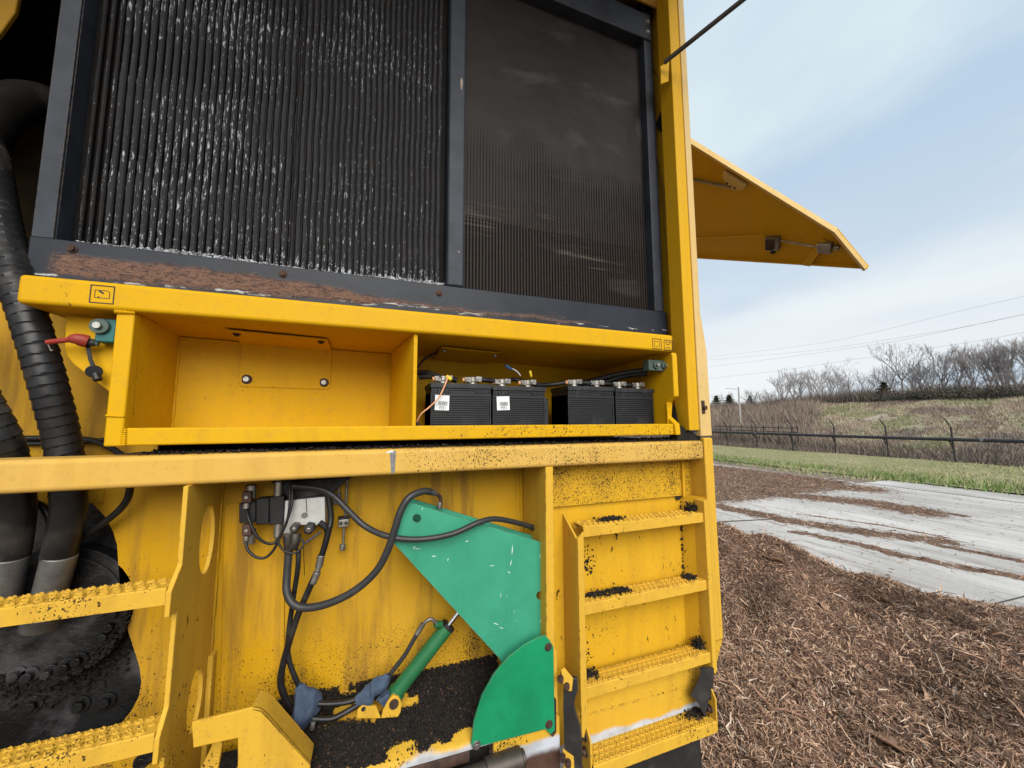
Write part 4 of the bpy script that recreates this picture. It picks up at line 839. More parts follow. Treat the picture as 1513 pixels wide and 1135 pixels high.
belt_face([P(1034, 989, 1.60), P(1034, 1000, 1.60), P(1023, 1022, 1.61), P(1021, 1028, 1.61), P(1030, 1036, 1.60)], [P(1055, 988, 1.585), P(1054, 1010, 1.585), P(1050, 1028, 1.585), P(1046, 1040, 1.585), P(1042, 1060, 1.585)], 0)

# skirt under the ladder, rubber flap, axle
m = MB(); m.prism([(.795, 1.665, H(-1.20)), (1.70, 1.665, H(-1.20)), (1.70, 1.665, H(-1.30)), (1.63, 1.665, H(-1.62)), (.70, 1.665, H(-1.62)), (.70, 1.665, H(-1.40)), (.795, 1.665, H(-1.40))], (0, .010, 0)); part(m, 'lower_skirt', M['skirt'])
q = MB(); q.prism([P(856, 1058, 1.662), P(1002, 1017, 1.662), P(1002, 1020, 1.662), P(856, 1061, 1.662)], (0, .004, 0)); part(q, 'skirt_seam', M['plate'])
m = MB(); m.prism([(.98, 1.69, H(-1.55)), (1.62, 1.64, H(-1.50)), (1.63, 1.64, H(-1.95)), (.98, 1.69, H(-1.95))], (0, .012, 0)); part(m, 'mud_flap', M['belt'])
# sill with its rounded nose
def sill_pt(t, x):                            # t 0 at the wall, 1 at the nose
    return Vector((x, 1.897 - .285 * t, H(-1.165 - .105 * t - .012 * math.sin(x * 3))))
m = MB(); xs = [-.42 + i * (1.20) / 40 for i in range(41)]; vs = []; rows = [(t / 8, 0) for t in range(9)]
for x in xs:
    for t in range(9): vs.append(sill_pt(t / 8, x))
    e = sill_pt(1, x); vs += [e + Vector((0, -.010, -.006)), e + Vector((0, -.014, -.016)), e + Vector((0, -.012, -.030))]
k = 12; m.add(vs, [(i * k + j, (i + 1) * k + j, (i + 1) * k + j + 1, i * k + j + 1) for i in range(40) for j in range(k - 1)]); part(m, 'debris_sill', M['sill'], smooth=50)
m = MB(); m.box(.50, .80, 1.598, 1.612, H(-1.62), H(-1.285)); part(m, 'sill_front', M['skirt2'])
m = MB(); m.cyl((-.5, 1.635, H(-1.338)), (.40, 1.635, H(-1.338)), .036, 20); ax = part(m, 'push_bar', M['rust'], smooth=40)
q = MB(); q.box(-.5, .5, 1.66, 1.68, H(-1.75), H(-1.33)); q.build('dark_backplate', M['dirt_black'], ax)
m = MB(); m.cyl((.19, 1.575, H(-1.392)), (.505, 1.575, H(-1.385)), .034, 20); m.cyl((.46, 1.575, H(-1.386)), (.61, 1.575, H(-1.383)), .043, 20); m.cyl((.61, 1.575, H(-1.383)), (.625, 1.575, H(-1.383)), .030, 20); part(m, 'pivot_shaft', M['shaft'], .003)

# green pivoting guard
YG = 1.665
front_g = [P(602, 741, YG), P(806, 803, YG), P(812, 1000, YG), P(745, 985, YG), P(737, 972, YG), P(581, 802, YG)]
holeA = ell(lambda a, b: P(a, b, YG), (616, 766), 6.2, 6.4, 16); holeB = ell(lambda a, b: P(a, b, YG), (798, 880), 5.6, 6.2, 16)
m = MB(); m.prism(front_g, (0, .010, 0), [holeA, holeB]); gg = part(m, 'green_guard', M['green'])
q = MB(); q.prism([p + Vector((0, .105, 0)) for p in front_g], (0, .010, 0)); q.build('back_plate', M['green'], gg)
q = MB(); a, b = P(602, 741, YG), P(581, 802, YG); q.prism([a + Vector((0, .010, 0)), b + Vector((0, .010, 0)), b + Vector((0, .105, 0)), a + Vector((0, .105, 0))], (.008, 0, 0)); a2 = P(581, 802, YG); b2 = P(737, 972, YG); q.prism([a2 + Vector((.006, .010, .006)), b2 + Vector((.006, .010, .006)), b2 + Vector((.006, .105, .006)), a2 + Vector((.006, .105, .006))], (0, 0, .008)); q.build('edge_web', M['green'], gg)
r = random.Random(21); m = MB()
for px, py, ln, an in ((617, 811, 9, 0), (612, 809, 5, .4), (641, 822, 6, -.1), (662, 827, 4, 1.2), (727, 836, 8, 0), (752, 846, 5, -.7), (757, 812, 14, 1.45), (755, 832, 9, 1.3), (733, 922, 9, -.5), (741, 928, 8, -.4), (798, 822, 7, 1.5), (624, 752, 4, 1.3), (800, 915, 10, 1.0), (740, 880, 8, 1.5), (690, 800, 5, .2)):
    c = P(px, py, YG - .0006); u = Vector((math.cos(an), 0, math.sin(an))) * ln * .0016; v = Vector((-math.sin(an), 0, math.cos(an))) * .0016 * r.uniform(.5, 1.4)
    m.prism([c - u - v * .3, c - u * .2 - v, c + u + v * .2, c + u * .3 + v, c - u * .5 + v * .7], (0, .002, 0))
o = m.build('paint_scratches', M['paper'], gg); o['kind'] = 'stuff'
Y2 = 1.586
quad_g = [P(806, 939, Y2), P(812, 946, Y2), P(818, 956, Y2), P(820, 1079, Y2), P(814, 1086, Y2), P(806, 1078, Y2), P(798, 1080, Y2), P(706, 1104, Y2), P(699, 1106, Y2), P(696, 1100, Y2), P(700, 1066, Y2), P(712, 1028, Y2), P(730, 996, Y2), P(752, 970, Y2), P(776, 952, Y2), P(795, 942, Y2)]
m = MB(); m.prism(quad_g, (0, .010, 0)); gq = part(m, 'quadrant_plate', M['green2'], .002)
for px, py in ((810, 956), (811, 1070), (704, 1101)): b = MB(); p = P(px, py, Y2); b.bolt(p, (0, -1, 0), .012, .009); b.build('bolt', M['rust'] if px > 800 else M['steel'], gq, .002)
m = MB(); m.prism([P(820, 1034, 1.588), P(822, 1034, 1.588), P(822, 1082, 1.588), P(817, 1089, 1.588), P(814, 1087, 1.588), P(820, 1078, 1.588)], (0, .03, 0)); part(m, 'guard_edge', M['rust'])
p0, p1 = P(583, 1026, 1.775), P(661, 926, 1.775); d_ = (p1 - p0).normalized()
m = MB(); m.cyl(p0, p1, .0315, 24); cy = part(m, 'hydraulic_cylinder', M['green_cyl'], .003, smooth=40)
b = MB(); b.cyl(p1 - d_ * .004, p1 + d_ * .012, .034, 24); b.build('gland', M['rubber'], cy, .003)
b = MB(); b.cyl(p1, p1 + d_ * .12, .0105, 16); b.build('rod', M['chrome'], cy, smooth=40)
b = MB(); b.cyl(p0 - d_ * .012, p0 + d_ * .02, .037, 24); b.build('base_cap', M['green_cyl'], cy, .003)
pb = P(652, 923, 1.765); b = MB(); b.cyl(pb, pb + Vector((-.03, -.012, .012)), .015, 12); b.build('port_boss', M['green_cyl'], cy, .002)
m = MB(); m.tube([pb + Vector((-.02, -.01, .008)), P(645, 922, 1.75), P(638, 915, 1.745), P(630, 918, 1.745), P(622, 927, 1.75)], .0075, 10, 6); o = m.build('elbow', M['steel'], cy, smooth=60)
hose([P(622, 927, 1.75), P(612, 944, 1.755), P(598, 968, 1.76), P(585, 985, 1.765), P(574, 1000, 1.77)], .0095, 'thin_hose', 'hose', 10)
b = MB(); b.cyl(P(625, 922, 1.75), P(616, 937, 1.753), .0115, 12); part(b, 'hose_crimp', M['steel'], smooth=40)
Yp = 1.73
m = MB(); m.prism([P(563, 1062, Yp), P(566, 1050, Yp), P(573, 1036, Yp), P(581, 1028, Yp), P(589, 1030, Yp), P(594, 1040, Yp), P(592, 1053, Yp), P(588, 1060, Yp)], (0, .018, 0)); m.prism([P(527, 1062, Yp), P(528, 1050, Yp), P(536, 1043, Yp), P(556, 1044, Yp), P(563, 1062, Yp)], (0, .014, 0)); lg = part(m, 'cylinder_lug', M['plate'], .003)
b = MB(); p = P(582, 1040, Yp); b.cyl(p + Vector((0, .03, 0)), p + Vector((0, -.008, 0)), .0185, 18); b.build('pin', M['rust'], lg, .003)
b = MB(); p = P(537, 1048, Yp - .001); b.cyl(p, p + Vector((0, .002, 0)), .009, 12); b.build('lug_hole', M['ink'], lg)

# valve block under the deck
YV = 1.80
m = MB(); m.prism([P(421, 740, YV), P(480, 734, YV), P(481, 776, YV), P(466, 776, YV), P(433, 776, YV), P(431, 788, YV), P(418, 789, YV)], (0, .08, 0)); vb = part(m, 'valve_block', M['alu'], .002)
def vpart(mb, nm, mat, bevel=.002, **k): return mb.build(nm, mat, vb, bevel, **k)
q = MB(); q.prism([P(398, 735, YV - .01), P(420, 733, YV - .01), P(419, 774, YV - .01), P(398, 776, YV - .01)], (0, .07, 0)); vpart(q, 'solenoid', M['black_plastic'], .004)
q = MB(); q.prism([P(378, 738, YV - .004), P(397.5, 736, YV - .004), P(397.5, 774, YV - .004), P(378, 776, YV - .004)], (0, .06, 0)); q.prism([P(353, 744, YV - .004), P(377.5, 741, YV - .004), P(377.5, 772, YV - .004), P(353, 774, YV - .004)], (0, .06, 0)); vpart(q, 'solenoid', M['black_plastic'], .004)
for py, hh in ((735, 1), (784, -1)):
    q = MB(); q.prism([P(357, py - 8, YV - .03), P(371, py - 8, YV - .03), P(371, py + 8, YV - .03), P(357, py + 8, YV - .03)], (0, .03, 0)); o = vpart(q, 'din_plug', M['brown_plastic'], .003)
    b = MB(); p = P(364, py, YV - .03); b.cyl(p, p + Vector((0, -.004, 0)), .006, 10); b.build('plug_screw', M['zinc'], o) if False else vpart(b, 'plug_screw', M['zinc'], 0)
    q = MB(); a = P(364, py + 8, YV - .015); q.cyl(a, a + Vector((0, 0, -.022)), .011, 12); vpart(q, 'cable_gland', M['zinc'], .002)
    q = MB(); a = P(370, py - 2 * hh, YV + .02); q.cyl(a + Vector((0, 0, .045 * hh)), a - Vector((0, 0, .01 * hh)), .020, 16); vpart(q, 'valve_stem', M['zinc'], .003)
for px, py, dz in ((411, 722, .03), (411, 782, -.03)):
    q = MB(); a = P(px, py, YV + .01); q.cyl(a - Vector((0, 0, dz)), a + Vector((0, 0, dz)), .016, 14); q.cyl(a + Vector((0, 0, dz)), a + Vector((0, 0, dz * 1.5)), .010, 12); vpart(q, 'plug_fitting', M['zinc'], .003)
q = MB(); q.prism([P(400, 712, YV + .02), P(520, 706, YV + .02), P(510, 712, YV + .02), P(490, 730, YV + .02), P(425, 738, YV + .02), P(415, 724, YV + .02)], (0, .06, 0)); vpart(q, 'valve_bracket', M['grease'], .004)
for px, py, r_ in ((438, 777, .019), (459, 778, .022)):
    q = MB(); a = P(px, py, YV); q.cyl(a, a + Vector((-.002, -.035, -.004)), r_, 6); q.cyl(a + Vector((0, -.035, 0)), a + Vector((0, -.05, -.003)), r_ * .75, 16); vpart(q, 'port_fitting', M['grease'] if px > 450 else M['shaft'], .003)
    q = MB(); q.cyl(a + Vector((0, -.048, 0)), a + Vector((0, -.054, -.002)), r_ * .45, 12); vpart(q, 'port_plug', M['zinc'], .002)
q = MB(); a = P(450, 761, YV); q.cyl(a, a + Vector((0, -.008, 0)), .011, 16); vpart(q, 'cavity_plug', M['steel'], .002)
for a, b, r_ in (((452, 737), (453, 757), .0012), ((448, 800), (450, 850), .0012)): q = MB(); q.cyl(P(*a, YV - .004), P(*b, YV - .004), r_, 5); vpart(q, 'fine_wire', M['rubber'], 0)
q = MB(); q.tube([P(437, 788, 1.76), P(436, 800, 1.755), P(432, 810, 1.757)], .020, 12, 5); q.cyl(P(425, 790, 1.77), P(428, 815, 1.77), .018, 12); vpart(q, 'hose_elbow', M['shaft'], .003)
q = MB(); q.tube([P(472, 772, 1.775), P(482, 780, 1.77), P(484, 788, 1.77)], .012, 10, 5); vpart(q, 'hose_elbow', M['rubber'], 0)
# cables and hoses
def cable(pts, r, mat='rubber', nm='cable'): return hose(pts, r, nm, mat, 10, 8)
cable([P(364, 752, 1.785), P(368, 768, 1.765), P(378, 790, 1.755), P(390, 801, 1.755), P(404, 803, 1.76), P(414, 792, 1.765), P(424, 770, 1.765), P(428, 745, 1.77), P(428, 712, 1.79)], .0052)
cable([P(363, 798, 1.78), P(366, 812, 1.765), P(378, 823, 1.755), P(392, 824, 1.755), P(404, 813, 1.755), P(412, 797, 1.755), P(422, 775, 1.757), P(431, 745, 1.765), P(432, 712, 1.79)], .0052)
cable([P(413, 795, 1.75), P(412, 804, 1.745), P(422, 815, 1.74), P(436, 817, 1.74), P(448, 806, 1.745), P(446, 798, 1.75), P(436, 794, 1.755)], .0042)
cable([P(450, 803, 1.75), P(462, 795, 1.755), P(474, 786, 1.765)], .005, 'hose')
hose([P(428, 812, 1.765), P(427, 840, 1.765), P(429, 870, 1.76), P(428, 905, 1.765), P(421, 960, 1.78), P(416, 1000, 1.79), P(420, 1025, 1.79), P(433, 1046, 1.79)], .0135, 'control_hose', 'rubber', 12) if False else None
hose([P(441, 812, 1.755), P(440, 840, 1.755), P(434, 880, 1.765), P(426, 940, 1.785), P(427, 975, 1.785), P(440, 1010, 1.78), P(446, 1022, 1.78)], .0095, 'control_hose', 'rubber', 12)
hose([P(487, 778, 1.76), P(480, 806, 1.76), P(470, 838, 1.765)], .0125, 'control_hose', 'rubber', 12)
hose([P(466, 850, 1.765), P(456, 872, 1.77), P(440, 910, 1.775), P(424, 960, 1.785), P(415, 1000, 1.79), P(419, 1025, 1.785), P(433, 1048, 1.78)], .0125, 'control_hose', 'rubber', 12)
b = MB(); b.cyl(P(475, 820, 1.762), P(471, 838, 1.764), .0145, 14); b.cyl(P(471, 838, 1.764), P(469, 845, 1.765), .011, 6); b.cyl(P(469, 845, 1.765), P(462, 862, 1.768), .0145, 14); part(b, 'hose_crimp', M['steel'], .002)
hose([P(484, 724, 1.78), P(487, 745, 1.775), P(489, 765, 1.77), P(487, 780, 1.76)], .012, 'control_hose', 'rubber', 12)
hose([P(432, 718, 1.77), P(470, 722, 1.755), P(492, 732, 1.74), P(515, 755, 1.72), P(540, 778, 1.70), P(575, 793, 1.65), P(620, 797, 1.625), P(668, 789, 1.62), P(710, 771, 1.63), P(735, 767, 1.66), P(770, 774, 1.72), P(792, 781, 1.76)], .0120, 'control_hose', 'hose', 14)
b = MB(); b.cyl(P(786, 779, 1.745), P(800, 783, 1.775), .014, 14); part(b, 'hose_crimp', M['rust'], .002); b = MB(); b.cyl(P(801, 790, 1.72), P(802, 803, 1.72), .010, 10); part(b, 'hose_fitting', M['shaft'], .002)
hose([P(427, 812, 1.765), P(424, 850, 1.755), P(424, 875, 1.74), P(434, 893, 1.725), P(456, 898, 1.71), P(490, 890, 1.69), P(525, 872, 1.67), P(555, 845, 1.655), P(572, 815, 1.642), P(584, 780, 1.635), P(592, 755, 1.635), P(605, 735, 1.64), P(625, 726, 1.66), P(636, 727, 1.68)], .0145, 'control_hose', 'hose', 14)
m = MB(); m.tube([P(634, 726, 1.678), P(645, 730, 1.70), P(651, 736, 1.715), P(651, 748, 1.72)], .008, 10, 6); part(m, 'hose_elbow', M['rust'], smooth=60)
b = MB(); b.cyl(P(634, 726, 1.675), P(643, 729, 1.695), .0125, 14); part(b, 'hose_crimp', M['steel'], .002); b = MB(); b.cyl(P(650, 742, 1.718), P(649, 752, 1.72), .011, 6); part(b, 'hose_nut', M['steel'], .002)
for x0_, x1_, ya, yb in ((501, 500, 700, 735), (513, 510, 700, 765), (509, 507, 765, 806)):
    m = MB(); m.cyl(P(x0_, ya, 1.85), P(x1_, yb, 1.85), .0052, 10); part(m, 'steel_line', M['steel'], smooth=40)
m = MB(); m.cyl(P(501, 728, 1.85), P(500, 738, 1.85), .011, 6); m.cyl(P(506, 804, 1.85), P(506, 813, 1.85), .013, 6); m.cyl(P(495, 742, 1.85), P(497, 742, 1.84), .012, 10); tf = part(m, 'line_nut', M['steel'], .002)
m = MB(); c = P(508, 772, 1.845); m.box(c.x - .022, c.x + .022, 1.83, 1.86, c.z - .017, c.z + .017); lc = part(m, 'line_clamp', M['zinc'], .004)
for dx in (-.010, .010): b = MB(); b.cyl((c.x + dx, 1.83, c.z), (c.x + dx, 1.826, c.z), .0075, 10); b.build('clamp_screw', M['shaft'], lc)
m = MB(); m.box(c.x - .024, c.x + .024, 1.828, 1.862, c.z + .016, c.z + .026); m.build('clamp_strap', M['rubber'], lc, .003)

# ------------------------------------------------------------------ batteries on the shelf
def battery_meshes(w_, h_, d_):
    m = MB(); m.box(0, w_, .006, d_, 0, h_ * .80); m.box(0, .006, 0, d_, 0, h_ * .80); m.box(w_ - .006, w_, 0, d_, 0, h_ * .80); m.box(.006, w_ - .006, 0, .006, h_ * .735, h_ * .80)
    for i in range(15): z = .010 + (h_ * .70 - .012) * i / 14; m.box(.0062, w_ - .0062, .0015, .006, z - .0024, z + .0024)
    return m
def battery_lid(w_, h_, d_):
    m = MB(); m.box(-.003, w_ + .003, -.006, d_ + .003, h_ * .90, h_); m.box(.002, w_ - .002, .000, d_, h_ * .80, h_ * .90)
    for i in range(16):
        x = .012 + (w_ - .024) * i / 15
        if .28 < i / 15 < .74: continue
        m.box(x - .002, x + .002, -.004, .0, h_ * .815, h_ * .90)
    m.box(w_ * .28, w_ * .74, -.004, 0, h_ * .855, h_ * .875); m.box(w_ * .27, w_ * .29, -.005, 0, h_ * .80, h_ * .86); m.box(w_ * .73, w_ * .75, -.005, 0, h_ * .80, h_ * .86)
    return m
ZS = H(-.055)
def battery(x0, x1, y, ztop, label, sticker=None, ntick=0):
    w_, h_ = x1 - x0, ztop - ZS - .0015; d_ = .20
    t = empty('battery', (x0, y, ZS + .001), label, 'battery', 'batteries on the shelf')
    def b_(mb, nm, mat, bevel=0, parent=t, **k):
        o = bpy.data.objects.new(nm, mb.mesh(nm, mat, 40 if bevel else None)); COL.objects.link(o); o.parent = parent
        if bevel: q = o.modifiers.new('bevel', 'BEVEL'); q.width = bevel; q.segments = 2; q.limit_method = 'ANGLE'; q.angle_limit = R(35)
        return o
    b_(battery_meshes(w_, h_, d_), 'case', M['battery'], .0008); b_(battery_lid(w_, h_, d_), 'lid', M['battery'], .0015)
    for u in (.22, .72):
        q = MB(); x = w_ * u; q.cyl((x, .05, h_), (x, .05, h_ + .012), .024, 16, .020); q.cyl((x, .05, h_ + .012), (x, .05, h_ + .036), .0105, 14); o = b_(q, 'terminal', M['zinc'], .001)
        q = MB(); q.cyl((x, .05, h_ + .013), (x, .05, h_ + .038), .022, 16); q.obox((x - .026, .046, h_ + .023), (.016, 0, 0), (0, .013, 0), (0, 0, .013)); q.obox((x + .03, .046, h_ + .028), (.015, 0, 0), (0, .012, 0), (0, 0, .013)); b_(q, 'clamp', M['zinc'], .002, o)
        q = MB(); q.cyl((x + .03, .03, h_ + .026), (x + .03, .065, h_ + .026), .013, 6); q.cyl((x - .030, .028, h_ + .023), (x - .030, .064, h_ + .023), .012, 6); b_(q, 'clamp_bolt', M['steel'], .001, o)
        q = MB(); q.cyl((x - .052, .046, h_ + .022), (x - .036, .046, h_ + .023), .0105, 12); b_(q, 'lug', M['copper'], .001, o)
    if sticker:
        u, v, sw, sh, an = sticker
        q = MB(); q.box(-sw / 2, sw / 2, -.0004, .0008, -sh / 2, sh / 2); o = b_(q, 'sticker', M['paper']); o.location = (w_ * u, -.0006, h_ * v); o.rotation_euler = (0, an, 0)
        q = MB(); r_ = random.Random(4); x = -sw * .28
        while x < sw * .38:
            wd = r_.choice((.0008, .0012, .002)); q.box(x, x + wd, -.0010, -.0004, -sh * .18, sh * .10); x += wd + r_.choice((.0008, .0012, .0018))
        b_(q, 'barcode', M['ink'], 0, o)
        for s_, sz, z in (('7251', .0135, -.44), ('4 007251 620483', .0045, -.27)):
            cu = bpy.data.curves.new('lettering', 'FONT'); cu.body = s_ if sz > .01 else '|||| ||| |||| ||'; cu.size = sz * sw / .05; cu.extrude = .0003; cu.align_x = 'CENTER'; cu.materials.append(M['ink'])
            to = bpy.data.objects.new('lettering', cu); COL.objects.link(to); to.parent = o; bpy.context.view_layer.update(); me_ = bpy.data.meshes.new_from_object(to); COL.objects.unlink(to); bpy.data.objects.remove(to); to = bpy.data.objects.new('lettering', me_); COL.objects.link(to); to.parent = o; to.location = (.002, -.0009, sh * z); to.rotation_euler = (R(90), 0, 0)
    return t
battery(.243, .533, 1.752, H(.178), 'leftmost black battery on the shelf with white barcode sticker and copper lead', (.18, .60, .066, .070, .03))
battery(.543, .825, 1.756, H(.173), 'second black battery from the left with white sticker and blue plug above it', (.19, .62, .066, .068, -.04))
battery(.956, 1.240, 1.752, H(.184), 'third black battery without sticker, just right of the dark gap')
battery(1.252, 1.528 - .02, 1.752, H(.181), 'rightmost black battery on the shelf below the grey stud block')
m = MB(); m.box(.826, .850, 1.77, 1.95, ZS + .002, ZS + .17); bh = m.build('battery_clamp', M['black_plastic'], ROOT, .003)
# battery cables
def bc(pts, r=.0125, mat='rubber'): return hose(pts, r, 'battery_cable', mat, 12, 6)
zt = .205
bc([(.195, 1.86, H(.235)), (.235, 1.83, H(.232)), (.28, 1.80, H(zt + .01)), (.30, 1.795, H(zt))]); bc([(.20, 1.84, H(.21)), (.25, 1.82, H(.214)), (.29, 1.80, H(.21))]); bc([(.315, 1.80, H(.205)), (.345, 1.795, H(.203)), (.37, 1.80, H(.197))], .014)
bc([(.465, 1.80, H(.203)), (.51, 1.795, H(.203)), (.56, 1.80, H(.2)), (.59, 1.80, H(.2))]); bc([(.61, 1.80, H(.2)), (.67, 1.83, H(.215)), (.71, 1.83, H(.212)), (.745, 1.80, H(.2))], .011); bc([(.76, 1.80, H(.198)), (.82, 1.82, H(.19)), (.90, 1.83, H(.195)), (.98, 1.81, H(.207)), (1.01, 1.80, H(.208))])
bc([(1.03, 1.80, H(.208)), (1.09, 1.795, H(.207)), (1.15, 1.80, H(.208))]); bc([(1.17, 1.80, H(.207)), (1.24, 1.795, H(.206)), (1.30, 1.80, H(.204))]); bc([(1.33, 1.80, H(.204)), (1.39, 1.795, H(.203)), (1.44, 1.80, H(.203))])
bc([(1.12, 2.0, H(.21)), (1.25, 1.92, H(.245)), (1.36, 1.84, H(.275)), (1.45, 1.74, H(.285))], .016); bc([(1.16, 2.0, H(.20)), (1.28, 1.92, H(.225)), (1.38, 1.84, H(.26)), (1.46, 1.74, H(.268))], .016)
bc([(.175, 1.98, H(.12)), (.18, 1.93, H(.22)), (.22, 1.90, H(.30)), (.29, 1.86, H(.345))], .006, 'rust')
cl = MB(); cl.tube([P(662, 556, 1.735), P(657, 570, 1.728), P(648, 588, 1.726), P(634, 602, 1.73), P(622, 612, 1.735), P(615, 625, 1.74)], .0036, 8, 6); o = part(cl, 'copper_lead', M['copper'], smooth=60)
q = MB(); q.cyl(P(659, 556, 1.742), P(667, 561, 1.74), .010, 10); q.build('lead_end', M['yellowcap'], o, .003)
q = MB(); q.cyl(P(613, 622, 1.745), P(620, 630, 1.745), .010, 8); q.build('lead_lug', M['rust'], o, .002)
cl = MB(); cl.tube([P(757, 545, 1.77), P(764, 549, 1.77), P(769, 555, 1.78)], .003, 8, 5); o = part(cl, 'loose_wire', M['paper'], smooth=60)
q = MB(); q.cyl(P(747, 540, 1.77), P(756, 546, 1.77), .0075, 10); q.build('wire_connector', M['bluecap'], o, .002); q = MB(); q.cyl(P(783, 548, 1.78), P(785, 557, 1.78), .008, 10, .006); part(q, 'wire_connector', M['yellowcap'], .002)

# ------------------------------------------------------------------ rags round the hose ends
def rag(cols, name, label, seed):
    r = np.random.RandomState(seed); n = len(cols); k = 16; vs = []
    for i, (c, ax, rad) in enumerate(cols):
        c = Vector(c); ax = Vector(ax).normalized(); u = ax.orthogonal().normalized(); v = ax.cross(u)
        for j in range(k):
            a = 2 * math.pi * j / k; q = rad * (1 + .22 * math.sin(3 * a + i * .6 + seed) + .12 * math.sin(5 * a - i)) + r.normal(0, .002)
            vs.append(c + (u * math.cos(a) + v * math.sin(a) * .55) * q)
    m = MB(); m.add(vs, [(i * k + j, i * k + (j + 1) % k, (i + 1) * k + (j + 1) % k, (i + 1) * k + j) for i in range(n - 1) for j in range(k)])
    o = m.build(name, M['rag'], smooth=80); s = o.modifiers.new('subdivision', 'SUBSURF'); s.levels = 2; s.render_levels = 2
    tx = bpy.data.textures.new('rag_folds', 'CLOUDS'); tx.noise_scale = .035; dmod = o.modifiers.new('folds', 'DISPLACE'); dmod.texture = tx; dmod.strength = .012; dmod.mid_level = .5
    return tag(o, label, 'rag', 'blue rags tied on hose ends')
YR = 1.755
rag([(P(442, 1012, YR), (.2, 0, -1), .014), (P(447, 1022, YR), (.3, 0, -1), .030), (P(452, 1036, YR), (.1, 0, -1), .055), (P(452, 1052, YR - .01), (-.3, 0, -1), .062), (P(444, 1068, YR - .02), (-.5, 0, -1), .045), (P(434, 1082, YR - .02), (-.5, 0, -1), .026), (P(428, 1088, YR - .02), (-.5, 0, -1), .008)], 'blue_rag', 'dull blue rag tied round the lower ends of two black hoses', 2)
rag([(P(575, 996, YR), (-.6, 0, -1), .016), (P(568, 1004, YR), (-.6, 0, -.8), .040), (P(560, 1016, YR), (-.5, 0, -.5), .058), (P(550, 1024, YR), (-1, 0, -.3), .046), (P(538, 1029, YR), (-1, 0, -.2), .026), (P(525, 1034, YR), (-1, 0, -.2), .014)], 'blue_rag', 'dull blue rag wrapped at the foot of the green cylinder', 5)
rag([(P(566, 1026, YR - .02), (.1, 0, -1), .030), (P(568, 1036, YR - .02), (.05, 0, -1), .018), (P(568, 1044, YR - .02), (0, 0, -1), .005)], 'blue_rag', 'small hanging tail of blue rag beside the cylinder pin', 8)
hose([P(470, 1040, 1.76), P(490, 1040, 1.755), P(515, 1037, 1.755), P(535, 1029, 1.76)], .010, 'rag_hose', 'rubber', 10); hose([P(462, 1062, 1.75), P(490, 1062, 1.745), P(515, 1050, 1.75), P(545, 1032, 1.765)], .011, 'rag_hose', 'rubber', 10)
m = MB(); m.cyl(P(463, 1066, 1.735), P(461, 1078, 1.735), .010, 10); part(m, 'cap_chain', M['steel'], .002)

# ------------------------------------------------------------------ black bark dust lying on ledges
def dust(n, fpos, size, name, label, seed=1):
    r = random.Random(seed); pts = []; sz = []
    while len(pts) < n:
        p = fpos(r)
        if p is not None: pts.append(p); sz.append(size * r.uniform(.5, 1.5) ** 1.3)
    m = MB()
    for k in range(2): m.mat(k).lumps(pts[1::11] if k else [p for i, p in enumerate(pts) if i % 11 != 1], sz[1::11] if k else [p for i, p in enumerate(sz) if i % 11 != 1], r)
    o = m.build(name, [M['dirt_black'], M['rust']]); return tag(o, label, 'debris', None, 'stuff')
def sill_dust(r):
    x = r.uniform(-.40, .60); t = r.uniform(0, 1)
    v = float(fbm(np.array([x * 5.5 + 3.3]), np.array([t * 2.6 + 1]), 77)[0]); lim = .66 - .30 * max(0, t - .62) * 3 + .10 * (x > .2) - .05 * (t > .25) * (t < .5) * (x < .2)
    if v + r.gauss(0, .022) > lim or (x > .02 and .30 < t < .45 and x < .22): return None
    if -.12 < x < .18 and .22 < t < .38: return None
    p = sill_pt(t, x); return (p.x, p.y, p.z + r.uniform(0, .022) * (1.3 - t))
dust(42000, sill_dust, .0044, 'sill_dust', 'black bark dust heaped on the yellow sill under the green guard')
dust(3500, lambda r: (r.uniform(-.75, 1.7), r.uniform(1.62, 1.85), H(-.110) + r.uniform(-.004, .012) * (r.random() ** 2) + .003), .005, 'deck_dust', 'black bark dust along the deck edge under the battery shelf', 2)
def tread_dust(r):
    k = r.randrange(8); x, z, s_, y = [(1.13, -.498, .045, 1.66), (1.665, -.498, .03, 1.66), (1.05, -.845, .06, 1.66), (1.17, -.845, .03, 1.65), (1.62, -.845, .02, 1.66), (.98, -1.205, .04, 1.67), (1.66, -1.205, .025, 1.66), (1.60, -1.500, .05, 1.63)][k]
    hh = .050 if k in (1, 6) else .011
    q = abs(r.gauss(0, 1)) * .5; return (min(x + r.gauss(0, s_ * .75), 1.70), y + r.gauss(0, .014), H(z) + .004 + hh * max(0, 1 - q) * r.random())
dust(2300, tread_dust, .0055, 'step_dust', 'clumps of black bark dust caught on the right hand steps', 3)
def corner_dust(r):
    k = r.randrange(3)
    if k == 0: return (1.650 + r.gauss(0, .004), 1.728, H(-.48 - r.random() * .45))
    if k == 1: return (.96 + abs(r.gauss(0, .035)), 1.732, H(-1.19 + abs(r.gauss(0, .08))))
    return (1.02 + r.gauss(0, .03), 1.732, H(-.72 + r.gauss(0, .035)))
dust(330, corner_dust, .0055, 'panel_dust', 'black bark crumbs stuck in the corners behind the right ladder', 4)

